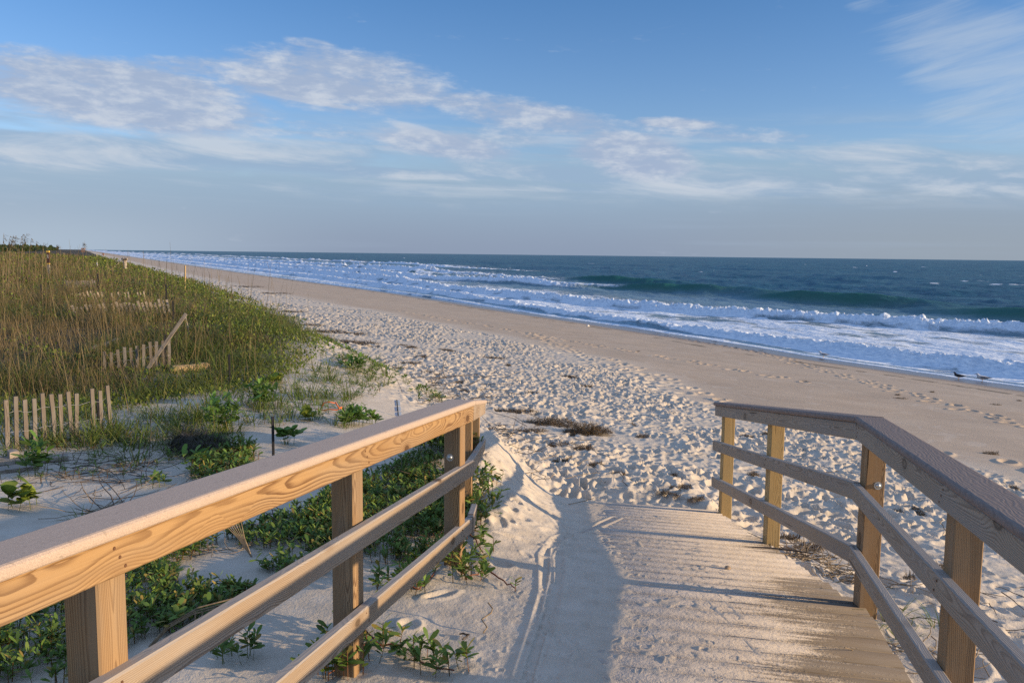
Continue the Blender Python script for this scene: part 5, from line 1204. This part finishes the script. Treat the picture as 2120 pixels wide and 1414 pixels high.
tag(link('cord', tubes('cord', lst, 6), M['cord'], None, tuple(X)), 'tangled orange cord in the grass tufts beyond the left railing', 'cord')
def pebble(name, px, r_, mat, lab):
    bm = bmesh.new(); bmesh.ops.create_icosphere(bm, subdivisions=2, radius=r_); me = bpy.data.meshes.new(name)
    for v_ in bm.verts: v_.co.z *= .7; v_.co *= 1+.12*math.sin(v_.co.x/r_*3+v_.co.y/r_*4)
    bm.to_mesh(me); bm.free()
    for p_ in me.polygons: p_.use_smooth = True
    o = link(name, me, M[mat], None, at2(*px)); o.location.z += r_*.45; tag(o, lab, name)
pebble('pebble', (1506, 1178), .018, 'stone', 'round tan pebble on the ramp between the right posts')
pebble('shell', (1066, 1088), .014, 'shell', 'small white shell on the sand drift right of the left railing')
pebble('shell', (974, 1148), .014, 'shell', 'white shell by the foot of the left corner post')
pebble('shell', (1217, 676), .09, 'shell', 'white speck of shell on the firm sand near the water line')
pebble('dark_stone', (1494, 697), .10, 'darkstick', 'dark stone in the wash at the water line')
# ================================================================== gulls
def gull(px, heading, scale, body, wingm, label):
    X = at2(*px); root = empty('gull', X, label, 'gull'); root.rotation_euler = (0, 0, heading); root.scale = (scale,)*3
    # one loft from tail through breast, neck and head (local x forward)
    st = [(-.25, .165, .010, .008), (-.20, .165, .030, .018), (-.12, .165, .062, .045), (-.02, .165, .080, .066), (.07, .172, .078, .070), (.13, .195, .058, .062), (.155, .235, .038, .042), (.17, .268, .034, .036), (.195, .285, .032, .031), (.222, .283, .020, .020), (.236, .279, .008, .009)]
    n = 12; V = []
    for i, (x_, z_, ry, rz) in enumerate(st):
        tilt = .9 if 5 <= i <= 7 else 0
        for j in range(n):
            w_ = 2*math.pi*j/n; V.append((x_-math.sin(w_)*rz*math.sin(tilt), math.cos(w_)*ry, z_+math.sin(w_)*rz*math.cos(tilt*.6)))
    F = [(i*n+j, i*n+(j+1) % n, (i+1)*n+(j+1) % n, (i+1)*n+j) for i in range(len(st)-1) for j in range(n)]+[tuple(range(n))[::-1], tuple((len(st)-1)*n+j for j in range(n))]
    link('body', pymesh('body', V, F, True), M[body], root)
    for s_ in (-1, 1):
        W = [(.10, s_*.072, .20), (.02, s_*.086, .215), (-.10, s_*.080, .205), (-.22, s_*.045, .185), (-.31, s_*.018, .175), (-.20, s_*.055, .155), (-.08, s_*.088, .145), (.05, s_*.088, .150)]
        Vw = W+[(a, b_*.88, c) for a, b_, c in W]; k = len(W)
        Fw = [tuple(range(k)), tuple(range(k, 2*k))[::-1]]+[(j, (j+1) % k, k+(j+1) % k, k+j) for j in range(k)]
        me = pymesh('wing', Vw, Fw); bm = bmesh.new(); bm.from_mesh(me); bmesh.ops.recalc_face_normals(bm, faces=bm.faces); bm.to_mesh(me); bm.free(); link('wing', me, M[wingm], root)
        link('leg', tubes('leg', [(np.array([(0, s_*.03, .11), (.012, s_*.03, .055), (.0, s_*.03, .004), (.045, s_*.03, .003)]), .006)], 5), M['beak'], root)
        bm = bmesh.new(); bmesh.ops.create_icosphere(bm, subdivisions=1, radius=.006); me = bpy.data.meshes.new('eye'); bm.to_mesh(me); bm.free(); link('eye', me, M['gull_dark'], root, (.205, s_*.028, .292))
    link('bill', tubes('bill', [(np.array([(.232, 0, .280), (.258, 0, .277), (.278, 0, .268)]), np.array([.008, .007, .003]))], 6), M['beak'], root)
    return root
gull((1705, 741), 2.6, .95, 'gull_white', 'gull_grey', 'grey gull standing alone at the water line above the right railing corner')
gull((1985, 786), 2.3, .85, 'gull_dark', 'gull_dark', 'small dark bird standing at the water line, left of the pair')
gull((2034, 791), 2.7, 1.0, 'gull_white', 'gull_grey', 'pale gull standing at the water line, right of the pair')
